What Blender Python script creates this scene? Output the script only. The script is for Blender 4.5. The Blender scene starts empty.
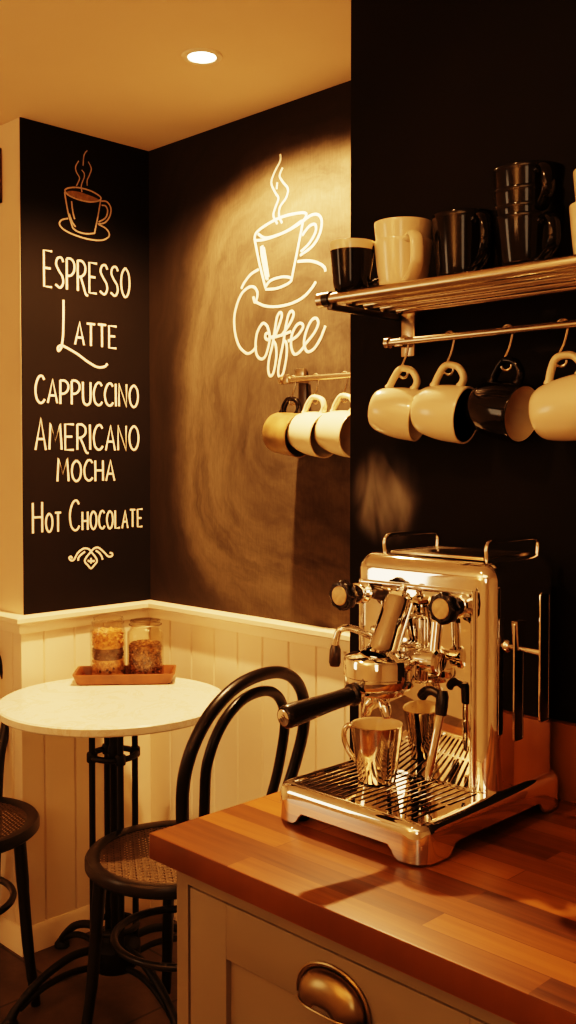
import bpy, bmesh, math, random
from mathutils import Vector, Matrix
random.seed(7)
C = bpy.context.scene
COL = C.collection
PI = math.pi

# ------------------------------------------------------------------ camera
CAM = Vector((0.0, 0.0, 1.44))
PITCH = math.radians(1.8)
FPX = 1018.0
PCX, PCY = 288.0, 492.0
S2 = math.sqrt(0.5)
FW = Vector((S2*math.cos(PITCH), S2*math.cos(PITCH), -math.sin(PITCH)))
RT = Vector((S2, -S2, 0))
UP = RT.cross(FW).normalized()
def ray(px, py):
    return FW + RT*((px-PCX)/FPX) - UP*((py-PCY)/FPX)
def on(px, py, axis, val):
    """point of the plane axis=val seen at a pixel of the photograph"""
    d = ray(px, py)
    i = 'xyz'.index(axis)
    return CAM + d*((val-CAM[i])/d[i])
cd = bpy.data.cameras.new('camera')
cam = bpy.data.objects.new('camera', cd)
COL.objects.link(cam)
cam.location = CAM
cam.matrix_world = Matrix.Translation(CAM) @ Matrix((RT, UP, -FW)).transposed().to_4x4()
cd.sensor_width = 36
cd.sensor_fit = 'AUTO'
cd.lens = 36*FPX/1024
cd.shift_y = -(512-PCY)/1024
cd.clip_start = 0.02
C.camera = cam

# ------------------------------------------------------------------ materials
def new_mat(name):
    m = bpy.data.materials.new(name)
    m.use_nodes = True
    nt = m.node_tree
    b = nt.nodes['Principled BSDF']
    return m, nt, b
def N(nt, kind, **kw):
    n = nt.nodes.new(kind)
    for k, v in kw.items():
        if k in n.inputs.keys(): n.inputs[k].default_value = v
        else: setattr(n, k, v)
    return n
def ramp(nt, fac, stops):
    r = nt.nodes.new('ShaderNodeValToRGB')
    el = r.color_ramp.elements
    while len(el) < len(stops): el.new(0.5)
    for e, (p, c) in zip(el, stops):
        e.position = p; e.color = (*c, 1)
    nt.links.new(fac, r.inputs[0])
    return r.outputs[0]
def coords(nt, scale=(1, 1, 1), kind='Object', rot=(0, 0, 0)):
    t = nt.nodes.new('ShaderNodeTexCoord')
    mp = nt.nodes.new('ShaderNodeMapping')
    mp.inputs['Scale'].default_value = scale
    mp.inputs['Rotation'].default_value = rot
    nt.links.new(t.outputs[kind], mp.inputs[0])
    return mp.outputs[0]
def bump(nt, b, height, strength=0.2, dist=0.002):
    n = N(nt, 'ShaderNodeBump', Strength=strength, Distance=dist)
    nt.links.new(height, n.inputs['Height'])
    nt.links.new(n.outputs[0], b.inputs['Normal'])
def simple(name, col, rough=0.5, metal=0.0, var=0.06, scale=20, coat=0.0, bmp=0.0, spec=None):
    m, nt, b = new_mat(name)
    nz = N(nt, 'ShaderNodeTexNoise', Scale=scale, Detail=4.0)
    nt.links.new(coords(nt), nz.inputs['Vector'])
    lo = tuple(max(0, c*(1-var)) for c in col); hi = tuple(min(1, c*(1+var)) for c in col)
    nt.links.new(ramp(nt, nz.outputs[0], [(0.3, lo), (0.7, hi)]), b.inputs['Base Color'])
    b.inputs['Roughness'].default_value = rough
    b.inputs['Metallic'].default_value = metal
    b.inputs['Coat Weight'].default_value = coat
    b.inputs['Coat Roughness'].default_value = 0.06
    if spec is not None: b.inputs['Specular IOR Level'].default_value = spec
    if bmp: bump(nt, b, nz.outputs[0], bmp)
    return m
M = {}
M['plaster'] = simple('cream_plaster', (0.80, 0.66, 0.48), 0.85, var=0.03, scale=6, bmp=0.05)
M['ceiling'] = simple('ceiling_paint', (0.80, 0.66, 0.48), 0.9, var=0.02, scale=4)
M['panel'] = simple('cream_panel_paint', (0.84, 0.72, 0.55), 0.45, var=0.03, scale=5)
M['rail'] = simple('cream_trim_paint', (0.88, 0.77, 0.60), 0.4, var=0.02, scale=5)
M['cabinet'] = simple('grey_cabinet_paint', (0.20, 0.165, 0.115), 0.5, var=0.03, scale=6)
M['gap'] = simple('dark_gap', (0.012, 0.009, 0.006), 0.9)
M['blackwall'] = simple('black_wall_paint', (0.007, 0.005, 0.004), 0.8, var=0.3, scale=3, spec=0.15)
M['cream'] = simple('cream_glaze', (0.80, 0.68, 0.47), 0.22, var=0.03, scale=12, coat=0.4)
M['blackglaze'] = simple('black_glaze', (0.004, 0.003, 0.0025), 0.10, coat=0.0, spec=0.32)
M['bronzeglaze'] = simple('bronze_glaze', (0.24, 0.155, 0.065), 0.3, var=0.5, scale=16, coat=0.4)
M['bentwood'] = simple('black_bentwood', (0.006, 0.0045, 0.0035), 0.34, coat=0.08, spec=0.35)
M['cane'] = simple('dark_cane', (0.085, 0.055, 0.03), 0.5, var=0.4, scale=60)
M['iron'] = simple('black_iron', (0.006, 0.005, 0.004), 0.5, var=0.3, scale=40, spec=0.3)
M['chrome'] = simple('polished_chrome', (0.95, 0.92, 0.88), 0.04, 1.0, var=0.02, scale=8)
M['mirror'] = simple('mirror_steel', (0.88, 0.84, 0.78), 0.03, 1.0, var=0.02, scale=8)
M['steel'] = simple('brushed_steel', (0.62, 0.52, 0.40), 0.26, 1.0, var=0.02, scale=8)
M['darksteel'] = simple('dark_steel', (0.10, 0.085, 0.07), 0.3, 1.0)
M['brass'] = simple('aged_brass', (0.27, 0.20, 0.11), 0.3, 1.0, var=0.15, scale=40)
M['knob'] = simple('black_plastic', (0.010, 0.008, 0.007), 0.25)
M['emblem'] = simple('bronze_disc', (0.62, 0.44, 0.24), 0.35, 0.7, var=0.15, scale=120)
M['chalk'] = simple('chalk_line', (0.82, 0.74, 0.62), 0.9, var=0.12, scale=180)
M['chalkdim'] = simple('soft_chalk', (0.30, 0.17, 0.08), 0.9, var=0.3, scale=80)
M['chalkpink'] = simple('thin_chalk', (0.62, 0.47, 0.36), 0.9, var=0.2, scale=150)
M['oats'] = simple('pale_granola', (0.52, 0.27, 0.10), 0.8, var=0.4, scale=90)
M['nuts'] = simple('dark_nuts', (0.10, 0.05, 0.022), 0.7, var=0.5, scale=90)
M['granola'] = simple('dark_granola', (0.22, 0.105, 0.035), 0.75, var=0.8, scale=110)
M['traywood'] = simple('tray_wood', (0.20, 0.072, 0.02), 0.45, var=0.35, scale=14, coat=0.15)

def mat_emit():
    m, nt, b = new_mat('lamp_glow')
    b.inputs['Base Color'].default_value = (1, 0.9, 0.7, 1)
    b.inputs['Emission Color'].default_value = (1, 0.80, 0.50, 1)
    b.inputs['Emission Strength'].default_value = 30
    return m
M['glow'] = mat_emit()

def mat_glass():
    m, nt, b = new_mat('clear_jar_glass')
    out = nt.nodes['Material Output']
    tr = N(nt, 'ShaderNodeBsdfTransparent'); tr.inputs[0].default_value = (0.97, 0.95, 0.90, 1)
    gl = N(nt, 'ShaderNodeBsdfGlossy', Roughness=0.04)
    lw = N(nt, 'ShaderNodeLayerWeight', Blend=0.5)
    pw = N(nt, 'ShaderNodeMath', operation='POWER'); pw.inputs[1].default_value = 3.5
    nt.links.new(lw.outputs['Facing'], pw.inputs[0])
    fr = N(nt, 'ShaderNodeMath', operation='MULTIPLY_ADD'); fr.inputs[1].default_value = 0.8; fr.inputs[2].default_value = 0.04
    nt.links.new(pw.outputs[0], fr.inputs[0])
    mx = N(nt, 'ShaderNodeMixShader')
    nt.links.new(fr.outputs[0], mx.inputs[0]); nt.links.new(tr.outputs[0], mx.inputs[1]); nt.links.new(gl.outputs[0], mx.inputs[2])
    nt.links.new(mx.outputs[0], out.inputs['Surface'])
    nt.nodes.remove(b)
    return m
M['glass'] = mat_glass()

def mat_wood():
    m, nt, b = new_mat('oiled_stave_worktop')
    t = N(nt, 'ShaderNodeTexCoord')
    sp = N(nt, 'ShaderNodeSeparateXYZ'); nt.links.new(t.outputs['Object'], sp.inputs[0])
    cb = N(nt, 'ShaderNodeCombineXYZ')
    nt.links.new(sp.outputs['Y'], cb.inputs['X']); nt.links.new(sp.outputs['X'], cb.inputs['Y'])
    br = N(nt, 'ShaderNodeTexBrick', Scale=1.0, offset=0.37)
    br.inputs['Mortar Size'].default_value = 0.0006
    br.inputs['Brick Width'].default_value = 0.46
    br.inputs['Row Height'].default_value = 0.045
    br.inputs['Bias'].default_value = 0.0
    br.inputs['Color1'].default_value = (0, 0, 0, 1); br.inputs['Color2'].default_value = (1, 1, 1, 1)
    br.inputs['Mortar'].default_value = (0.1, 0.1, 0.1, 1)
    nt.links.new(cb.outputs[0], br.inputs['Vector'])
    mp = N(nt, 'ShaderNodeMapping'); mp.inputs['Scale'].default_value = (3.0, 60, 60)
    nt.links.new(cb.outputs[0], mp.inputs[0])
    ad = N(nt, 'ShaderNodeVectorMath', operation='ADD')
    nt.links.new(mp.outputs[0], ad.inputs[0]); nt.links.new(br.outputs['Color'], ad.inputs[1])
    nz = N(nt, 'ShaderNodeTexNoise', Scale=1.3, Detail=6.0, Roughness=0.6, Distortion=0.4)
    nt.links.new(ad.outputs[0], nz.inputs['Vector'])
    mx = N(nt, 'ShaderNodeMath', operation='MULTIPLY_ADD'); mx.inputs[1].default_value = 0.55
    nt.links.new(br.outputs['Color'], mx.inputs[0])
    sc = N(nt, 'ShaderNodeMath', operation='MULTIPLY'); sc.inputs[1].default_value = 0.55
    nt.links.new(nz.outputs[0], sc.inputs[0]); nt.links.new(sc.outputs[0], mx.inputs[2])
    c = ramp(nt, mx.outputs[0], [(0.15, (0.045, 0.014, 0.0025)), (0.42, (0.15, 0.053, 0.009)), (0.85, (0.36, 0.145, 0.028))])
    nt.links.new(c, b.inputs['Base Color'])
    b.inputs['Roughness'].default_value = 0.40
    b.inputs['Specular IOR Level'].default_value = 0.3
    bump(nt, b, nz.outputs[0], 0.08, 0.001)
    return m
M['wood'] = mat_wood()

def mat_floor():
    m, nt, b = new_mat('dark_slate_tiles')
    v = coords(nt, (1, 1, 1))
    br = N(nt, 'ShaderNodeTexBrick', Scale=1.0, offset=0.5)
    br.inputs['Mortar Size'].default_value = 0.004
    br.inputs['Brick Width'].default_value = 0.6; br.inputs['Row Height'].default_value = 0.3
    br.inputs['Color1'].default_value = (0.085, 0.06, 0.038, 1); br.inputs['Color2'].default_value = (0.135, 0.095, 0.058, 1)
    br.inputs['Mortar'].default_value = (0.03, 0.02, 0.013, 1)
    nt.links.new(v, br.inputs['Vector'])
    nz = N(nt, 'ShaderNodeTexNoise', Scale=9.0, Detail=8.0, Roughness=0.65); nt.links.new(v, nz.inputs['Vector'])
    mx = N(nt, 'ShaderNodeMix', data_type='RGBA', blend_type='MULTIPLY'); mx.inputs[0].default_value = 0.8
    nt.links.new(br.outputs['Color'], mx.inputs[6])
    nt.links.new(ramp(nt, nz.outputs[0], [(0.3, (0.45, 0.45, 0.45)), (0.7, (1.2, 1.2, 1.2))]), mx.inputs[7])
    nt.links.new(mx.outputs[2], b.inputs['Base Color'])
    b.inputs['Roughness'].default_value = 0.45
    bump(nt, b, nz.outputs[0], 0.25, 0.003)
    return m
M['floor'] = mat_floor()

def mat_marble():
    m, nt, b = new_mat('white_marble')
    v = coords(nt, (1, 1, 1))
    nz = N(nt, 'ShaderNodeTexNoise', Scale=7.0, Detail=9.0, Roughness=0.7, Distortion=1.6); nt.links.new(v, nz.inputs['Vector'])
    nt.links.new(ramp(nt, nz.outputs[0], [(0.36, (0.86, 0.79, 0.66)), (0.5, (0.90, 0.84, 0.72)), (0.545, (0.80, 0.71, 0.55)), (0.58, (0.90, 0.84, 0.72))]), b.inputs['Base Color'])
    b.inputs['Roughness'].default_value = 0.22
    return m
M['marble'] = mat_marble()

def mat_board(name, dust):
    """black chalkboard paint; wiped chalk dust lies in long curved strokes"""
    m, nt, b = new_mat(name)
    t = N(nt, 'ShaderNodeTexCoord')
    nz = N(nt, 'ShaderNodeTexNoise', Scale=2.2, Detail=5.0, Roughness=0.6)
    nt.links.new(t.outputs['Object'], nz.inputs['Vector'])
    base = (0.011, 0.008, 0.006)
    if dust <= 0:
        nt.links.new(ramp(nt, nz.outputs[0], [(0.35, (0.003, 0.0022, 0.0017)), (0.8, (0.007, 0.005, 0.004))]), b.inputs['Base Color'])
    else:
        sp = N(nt, 'ShaderNodeSeparateXYZ'); nt.links.new(t.outputs['Object'], sp.inputs[0])
        def mth(op, a, bb=None, c=None):
            n = N(nt, 'ShaderNodeMath', operation=op)
            for i, q in enumerate((a, bb, c)):
                if q is None: continue
                if isinstance(q, (int, float)): n.inputs[i].default_value = q
                else: nt.links.new(q, n.inputs[i])
            return n.outputs[0]
        # object origin sits in the middle of the wiped patch
        yy = mth('DIVIDE', sp.outputs['Y'], 0.66); zz = mth('DIVIDE', sp.outputs['Z'], 0.70)
        p4 = mth('ADD', mth('POWER', mth('ABSOLUTE', yy), 3.0), mth('POWER', mth('ABSOLUTE', zz), 3.0))
        r = mth('POWER', p4, 1/3)
        wob = mth('MULTIPLY_ADD', nz.outputs[0], 0.30, -0.15)
        rr = mth('ADD', r, wob)
        ang = mth('ARCTAN2', zz, yy)
        cb = N(nt, 'ShaderNodeCombineXYZ')
        nt.links.new(mth('MULTIPLY', rr, 6.0), cb.inputs[0]); nt.links.new(mth('MULTIPLY', ang, 1.1), cb.inputs[1])
        st = N(nt, 'ShaderNodeTexNoise', Scale=1.6, Detail=6.0, Roughness=0.65, Distortion=0.3)
        nt.links.new(cb.outputs[0], st.inputs['Vector'])
        mask = N(nt, 'ShaderNodeMapRange', interpolation_type='SMOOTHSTEP')
        mask.inputs['From Min'].default_value = 1.06; mask.inputs['From Max'].default_value = 0.80
        mask.inputs['To Min'].default_value = 0.10; mask.inputs['To Max'].default_value = 1.0
        nt.links.new(rr, mask.inputs['Value'])
        rim = N(nt, 'ShaderNodeMapRange', interpolation_type='SMOOTHSTEP')     # stroke edge a little whiter than its middle
        rim.inputs['From Min'].default_value = 0.45; rim.inputs['From Max'].default_value = 0.95
        rim.inputs['To Min'].default_value = 0.48; rim.inputs['To Max'].default_value = 1.0
        nt.links.new(r, rim.inputs['Value'])
        fine = N(nt, 'ShaderNodeTexNoise', Scale=70.0, Detail=3.0, Roughness=0.7)
        mp = N(nt, 'ShaderNodeMapping'); mp.inputs['Scale'].default_value = (1, 2.5, 0.35)
        nt.links.new(t.outputs['Object'], mp.inputs[0]); nt.links.new(mp.outputs[0], fine.inputs['Vector'])
        sv = N(nt, 'ShaderNodeMapRange'); sv.inputs['From Min'].default_value = 0.3; sv.inputs['From Max'].default_value = 0.72
        sv.inputs['To Min'].default_value = 0.32; nt.links.new(st.outputs[0], sv.inputs['Value'])
        fv = N(nt, 'ShaderNodeMapRange'); fv.inputs['From Min'].default_value = 0.3; fv.inputs['From Max'].default_value = 0.7
        fv.inputs['To Min'].default_value = 0.82; fv.inputs['To Max'].default_value = 1.1; nt.links.new(fine.outputs[0], fv.inputs['Value'])
        k = mth('MULTIPLY', mth('MULTIPLY', sv.outputs[0], mask.outputs[0]), mth('MULTIPLY', rim.outputs[0], fv.outputs[0]))
        k = mth('MULTIPLY', k, dust)
        mx = N(nt, 'ShaderNodeMix', data_type='RGBA')
        mx.inputs[6].default_value = (*base, 1); mx.inputs[7].default_value = (0.42, 0.33, 0.22, 1)
        nt.links.new(k, mx.inputs[0]); nt.links.new(mx.outputs[2], b.inputs['Base Color'])
    b.inputs['Roughness'].default_value = 0.8
    b.inputs['Specular IOR Level'].default_value = 0.2
    return m
M['board_clean'] = mat_board('clean_chalkboard', 0)
M['board_dusty'] = mat_board('dusty_chalkboard', 0.42)

def mat_cup():
    m, nt, b = new_mat('fluted_cup_steel')
    b.inputs['Metallic'].default_value = 1; b.inputs['Roughness'].default_value = 0.1
    t = N(nt, 'ShaderNodeTexCoord')
    nz = N(nt, 'ShaderNodeTexNoise', Scale=120.0, Detail=2.0)
    nt.links.new(t.outputs['Object'], nz.inputs['Vector'])
    nt.links.new(ramp(nt, nz.outputs[0], [(0.3, (0.66, 0.57, 0.45)), (0.7, (0.80, 0.70, 0.56))]), b.inputs['Base Color'])
    return m
M['cupsteel'] = mat_cup()

def mat_steam():
    m, nt, b = new_mat('thin_steam')
    nt.nodes.remove(b)
    out = nt.nodes['Material Output']
    v = N(nt, 'ShaderNodeVolumePrincipled')
    v.inputs['Color'].default_value = (1.0, 0.86, 0.70, 1)
    v.inputs['Anisotropy'].default_value = 0.0
    t = N(nt, 'ShaderNodeTexCoord')
    # soft edge: density falls to nothing towards the outline of the wisp
    ce = N(nt, 'ShaderNodeVectorMath', operation='SUBTRACT'); ce.inputs[1].default_value = (0.5, 0.5, 0.5)
    nt.links.new(t.outputs['Generated'], ce.inputs[0])
    ln = N(nt, 'ShaderNodeVectorMath', operation='LENGTH'); nt.links.new(ce.outputs[0], ln.inputs[0])
    fo = N(nt, 'ShaderNodeMapRange', interpolation_type='SMOOTHSTEP')
    fo.inputs['From Min'].default_value = 0.5; fo.inputs['From Max'].default_value = 0.08
    nt.links.new(ln.outputs['Value'], fo.inputs['Value'])
    mp = N(nt, 'ShaderNodeMapping'); mp.inputs['Scale'].default_value = (1, 1, 0.28); mp.inputs['Rotation'].default_value = (0.25, 0, 0)
    nt.links.new(t.outputs['Object'], mp.inputs[0])
    nz = N(nt, 'ShaderNodeTexNoise', Scale=26.0, Detail=3.0, Distortion=0.9)
    nt.links.new(mp.outputs[0], nz.inputs['Vector'])
    r = N(nt, 'ShaderNodeMapRange'); r.inputs['From Min'].default_value = 0.40; r.inputs['From Max'].default_value = 0.72
    r.inputs['To Max'].default_value = 14.0
    nt.links.new(nz.outputs[0], r.inputs['Value'])
    mu = N(nt, 'ShaderNodeMath', operation='MULTIPLY')
    nt.links.new(r.outputs[0], mu.inputs[0]); nt.links.new(fo.outputs[0], mu.inputs[1])
    nt.links.new(mu.outputs[0], v.inputs['Density'])
    nt.links.new(v.outputs[0], out.inputs['Volume'])
    return m
M['steam'] = mat_steam()

# ------------------------------------------------------------------ object helpers
def tag(o, label=None, cat=None, group=None, kind=None):
    if label: o['label'] = label
    if cat: o['category'] = cat
    if group: o['group'] = group
    if kind: o['kind'] = kind
    return o
def empty(name, loc, rz=0.0, rot=None):
    o = bpy.data.objects.new(name, None)
    o.empty_display_size = 0.05
    COL.objects.link(o)
    o.location = loc
    o.rotation_euler = rot if rot else (0, 0, rz)
    return o
def local_m(o):
    return Matrix.LocRotScale(o.location, o.rotation_euler, o.scale)
def world_m(o):
    m = local_m(o)
    while o.parent:
        o = o.parent
        m = local_m(o) @ m
    return m
def copy_tree(o, parent=None):
    c = o.copy(); COL.objects.link(c)
    if parent: c.parent = parent
    for ch in list(o.children):
        copy_tree(ch, c)
    return c

class MB:
    """collects shapes; build() links them as ONE mesh object"""
    def __init__(self): self.bm = bmesh.new(); self.mi = 0
    def _faces(self, fs, smooth):
        for f in fs: f.smooth = smooth; f.material_index = self.mi
    def grid(self, rings, closed_u=True, cap0=False, cap1=False, smooth=True, closed_v=False):
        bm = self.bm
        vs = [[bm.verts.new(p) for p in r] for r in rings]
        n = len(vs[0]); fs = []
        m = len(vs)
        for j in range(m if closed_v else m-1):
            a, b = vs[j], vs[(j+1) % m]
            for i in range(n if closed_u else n-1):
                k = (i+1) % n
                try: fs.append(bm.faces.new((a[i], a[k], b[k], b[i])))
                except ValueError: pass
        if cap0:
            fs.append(bm.faces.new(list(reversed(vs[0]))))
        if cap1:
            fs.append(bm.faces.new(vs[-1]))
        self._faces(fs, smooth)
        if cap0 or cap1:
            for f in fs[-(int(cap0)+int(cap1)):]: f.smooth = False
        return self
    def box(self, lo, hi, bev=0.0, seg=2, mtx=None, smooth=False):
        b2 = bmesh.new()
        r = bmesh.ops.create_cube(b2, size=1.0)
        lo, hi = Vector(lo), Vector(hi)
        for v in b2.verts:
            v.co = Vector([lo[i] + (v.co[i]+0.5)*(hi[i]-lo[i]) for i in range(3)])
        if bev > 0:
            bmesh.ops.bevel(b2, geom=list(b2.edges), offset=bev, segments=seg, profile=0.5, affect='EDGES')
        self._merge(b2, mtx, smooth or bev > 0)
        return self
    def _merge(self, b2, mtx=None, smooth=True):
        if mtx is not None: bmesh.ops.transform(b2, matrix=mtx, verts=b2.verts)
        vm = {v: self.bm.verts.new(v.co) for v in b2.verts}
        for f in b2.faces:
            try:
                g = self.bm.faces.new([vm[v] for v in f.verts]); g.smooth = smooth; g.material_index = self.mi
            except ValueError: pass
        b2.free()
    def lathe(self, prof, seg=32, mtx=None, cap0=True, cap1=True, smooth=True):
        rings = []
        for r, z in prof:
            ring = []
            for i in range(seg):
                a = 2*PI*i/seg
                p = Vector((r*math.cos(a), r*math.sin(a), z))
                ring.append(mtx @ p if mtx is not None else p)
            rings.append(ring)
        return self.grid(rings, True, cap0 and prof[0][0] > 1e-6, cap1 and prof[-1][0] > 1e-6, smooth)
    def tube(self, pts, rad, seg=8, closed=False, cap=True, flat=None):
        pts = [Vector(p) for p in pts]
        n = len(pts)
        if isinstance(rad, (int, float)): rad = [rad]*n
        tans = []
        for i in range(n):
            if closed: t = pts[(i+1) % n]-pts[i-1]
            else: t = pts[min(i+1, n-1)]-pts[max(i-1, 0)]
            tans.append(t.normalized() if t.length > 1e-9 else Vector((0, 0, 1)))
        t0 = tans[0]
        u = t0.cross(Vector((0, 0, 1)))
        if u.length < 0.2: u = t0.cross(Vector((0, 1, 0)))
        u.normalize()
        rings = []
        for i in range(n):
            t = tans[i]
            u = (u - t*u.dot(t))
            if u.length < 1e-6: u = t.orthogonal()
            u.normalize()
            w = t.cross(u)
            ring = []
            for k in range(seg):
                a = 2*PI*k/seg
                o = (u*math.cos(a)+w*math.sin(a))*rad[i]
                if flat: o = Vector((o[0]*flat[0], o[1]*flat[1], o[2]*flat[2]))
                ring.append(pts[i]+o)
            rings.append(ring)
        return self.grid(rings, True, cap and not closed, cap and not closed, True, closed_v=closed)
    def rod(self, a, b, r, seg=14, r2=None):
        return self.tube([a, b], [r, r if r2 is None else r2], seg)
    def sphere(self, c, r, seg=12, sc=(1, 1, 1)):
        b2 = bmesh.new()
        bmesh.ops.create_uvsphere(b2, u_segments=seg, v_segments=max(6, seg//2), radius=r)
        for v in b2.verts: v.co = Vector((v.co[0]*sc[0], v.co[1]*sc[1], v.co[2]*sc[2])) + Vector(c)
        self._merge(b2)
        return self
    def prism(self, poly, vec, smooth=False):
        """poly: 3D points, extruded by vec"""
        vec = Vector(vec)
        a = [self.bm.verts.new(Vector(p)) for p in poly]
        b = [self.bm.verts.new(Vector(p)+vec) for p in poly]
        fs = [self.bm.faces.new(list(reversed(a))), self.bm.faces.new(b)]
        n = len(a)
        for i in range(n):
            k = (i+1) % n
            fs.append(self.bm.faces.new((a[i], a[k], b[k], b[i])))
        self._faces(fs, smooth)
        return self
    def build(self, name, mats, parent=None, origin=None, kind=None, sharp=40):
        bmesh.ops.recalc_face_normals(self.bm, faces=list(self.bm.faces))
        me = bpy.data.meshes.new(name)
        o = bpy.data.objects.new(name, me)
        COL.objects.link(o)
        inv = None
        if parent is not None:
            o.parent = parent
            inv = world_m(parent).inverted()
            bmesh.ops.transform(self.bm, matrix=inv, verts=self.bm.verts)
            # own origin in the middle of the part
        if origin is None and len(self.bm.verts):
            c = Vector((0, 0, 0))
            for v in self.bm.verts: c += v.co
            c /= len(self.bm.verts)
            zmin = min(v.co.z for v in self.bm.verts)
            if parent is None: c.z = zmin
            origin = c
        else:
            origin = Vector(origin)
            if inv is not None: origin = inv @ origin
        bmesh.ops.translate(self.bm, vec=-origin, verts=self.bm.verts)
        o.location = origin
        self.bm.to_mesh(me); self.bm.free()
        for m in (mats if isinstance(mats, (list, tuple)) else [mats]): me.materials.append(m)
        try: me.set_sharp_from_angle(angle=math.radians(sharp))
        except Exception: pass
        if kind: o['kind'] = kind
        return o

def catmull(pts, n=6, closed=False):
    pts = [Vector(p) for p in pts]
    if len(pts) < 3: return pts
    out = []
    m = len(pts)
    for i in range(m if closed else m-1):
        if closed: p0, p1, p2, p3 = pts[i-1], pts[i], pts[(i+1) % m], pts[(i+2) % m]
        else: p0, p1, p2, p3 = pts[max(i-1, 0)], pts[i], pts[i+1], pts[min(i+2, m-1)]
        for k in range(n):
            t = k/n
            out.append(0.5*((2*p1)+(p2-p0)*t+(2*p0-5*p1+4*p2-p3)*t*t+(3*p1-p0-3*p2+p3)*t**3))
    if not closed: out.append(pts[-1])
    return out
def axis_m(origin, zdir, xdir=None):
    z = Vector(zdir).normalized()
    x = Vector(xdir) if xdir else z.orthogonal()
    x = (x - z*x.dot(z)).normalized()
    y = z.cross(x)
    return Matrix.Translation(Vector(origin)) @ Matrix((x, y, z)).transposed().to_4x4()

# ------------------------------------------------------------------ room
XR, YL = 2.0, 2.626          # right chalkboard wall, menu wall
ZC = 2.42
XB = 1.46                    # black shelf wall face
YB = 1.292                   # its end
XP = 1.538                   # left end of the menu wall
def struct(name, mb, mat, origin=None):
    return mb.build(name, mat, None, origin, 'structure')
struct('floor', MB().box((-1.7, -1.9, -0.08), (2.12, 3.72, 0)), M['floor'], (0, 0, 0))
struct('ceiling', MB().box((-1.7, -1.9, ZC), (2.12, 3.72, ZC+0.08)), M['ceiling'])
struct('wall_right', MB().box((XR, YB-0.1, 0), (XR+0.12, 3.72, ZC)), M['plaster'])
struct('wall_back', MB().box((XP, YL, 0), (XR, YL+0.974, ZC)), M['plaster'])        # pier carrying the menu board
struct('wall_far', MB().box((-1.7, 3.6, 0), (XP, 3.72, ZC)), M['plaster'])
struct('wall_shelf', MB().box((XB, -1.9, 0), (XR+0.12, YB, ZC)), M['blackwall'])
struct('wall_left', MB().box((-1.7, -1.9, 0), (-1.58, 3.6, ZC)), M['plaster'])
struct('wall_front', MB().box((-1.58, -1.9, 0), (XB, -1.78, ZC)), M['plaster'])

# grooved panelling below the chair rail
ZR0, ZR1 = 0.940, 0.990
def panelling(name, a, b, nrm, start):
    """vertical V-groove boards from a to b (2D), facing nrm"""
    a, b, nrm = Vector((*a, 0)), Vector((*b, 0)), Vector((*nrm, 0))
    L = (b-a).length; d = (b-a)/L
    prof = [(0.0, 0.016)]
    s = start
    while s < L-0.01:
        prof += [(s-0.004, 0.016), (s, 0.010), (s+0.004, 0.016)]
        s += 0.105
    prof.append((L, 0.016))
    mb = MB()
    r0 = [a+d*u+nrm*h for u, h in prof]
    lo = [p.copy() for p in r0]; hi = [p+Vector((0, 0, ZR0+0.01)) for p in r0]
    mb.grid([lo, hi], False, smooth=False)
    back = [a+Vector((0, 0, 0)), b]
    return struct(name, mb, M['panel'])
panelling('trim_panelling_back', (XP-0.016, YL), (XR, YL), (0, -1), 0.075)
panelling('trim_panelling_right', (XR, YB), (XR, YL), (-1, 0), 0.06)
panelling('trim_panelling_side', (XP, YL-0.016), (XP, 3.6), (-1, 0), 0.05)
def rail_prof(z0, z1, t):
    return [(0, z0), (t*0.6, z0), (t*0.68, z0+0.008), (t*0.68, z1-0.022), (t, z1-0.016), (t, z1-0.004), (t*0.85, z1), (0, z1)]
def run(name, a, b, nrm, prof, mat, e0=0.0, e1=0.0):
    a, b, nrm = Vector((*a, 0)), Vector((*b, 0)), Vector((*nrm, 0))
    d = (b-a).normalized()
    ra = [a - d*e0*h + nrm*h + Vector((0, 0, z)) for h, z in prof]
    rb = [b + d*e1*h + nrm*h + Vector((0, 0, z)) for h, z in prof]
    mb = MB(); mb.grid([ra, rb], True, True, True, smooth=False)
    return struct(name, mb, mat)
RP = rail_prof(ZR0, ZR1, 0.044)
run('trim_rail_back', (XP, YL), (XR, YL), (0, -1), RP, M['rail'], 1, -1)
run('trim_rail_right', (XR, YL), (XR, YB), (-1, 0), RP, M['rail'], -1, 0)
run('trim_rail_side', (XP, 3.6), (XP, YL), (-1, 0), RP, M['rail'], 0, 1)
BP = [(0, 0), (0.028, 0), (0.028, 0.066), (0.021, 0.077), (0, 0.079)]
run('baseboard_back', (XP, YL), (XR, YL), (0, -1), BP, M['rail'], 1, -1)
run('baseboard_right', (XR, YL), (XR, YB), (-1, 0), BP, M['rail'], -1, 0)
run('baseboard_side', (XP, 3.6), (XP, YL), (-1, 0), BP, M['rail'], 0, 1)

# picture frame edge at the left border of the photo, on the return of the pier
pf = empty('picture_frame', (XP-0.012, 3.03, 1.98))
tag(pf, 'thin dark-edged frame hung high on the narrow cream wall left of the menu board', 'picture frame')
p0 = on(2.0, 148, 'x', XP); p1 = on(2.0, 203, 'x', XP)
mb = MB()
fy0, fy1, fz0, fz1 = p0.y, p0.y+0.40, p1.z, p0.z
for lo, hi in (((fy0, fz0), (fy0+0.006, fz1)), ((fy1-0.012, fz0), (fy1, fz1)), ((fy0, fz0), (fy1, fz0+0.012)), ((fy0, fz1-0.012), (fy1, fz1))):
    mb.box((XP-0.02, lo[0], lo[1]), (XP-0.0005, hi[0], hi[1]), 0.002)
mb.build('frame', M['nuts'], pf)
MB().box((XP-0.008, fy0+0.011, fz0+0.011), (XP-0.0005, fy1-0.011, fz1-0.011)).build('picture_panel', M['plaster'], pf)

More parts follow.
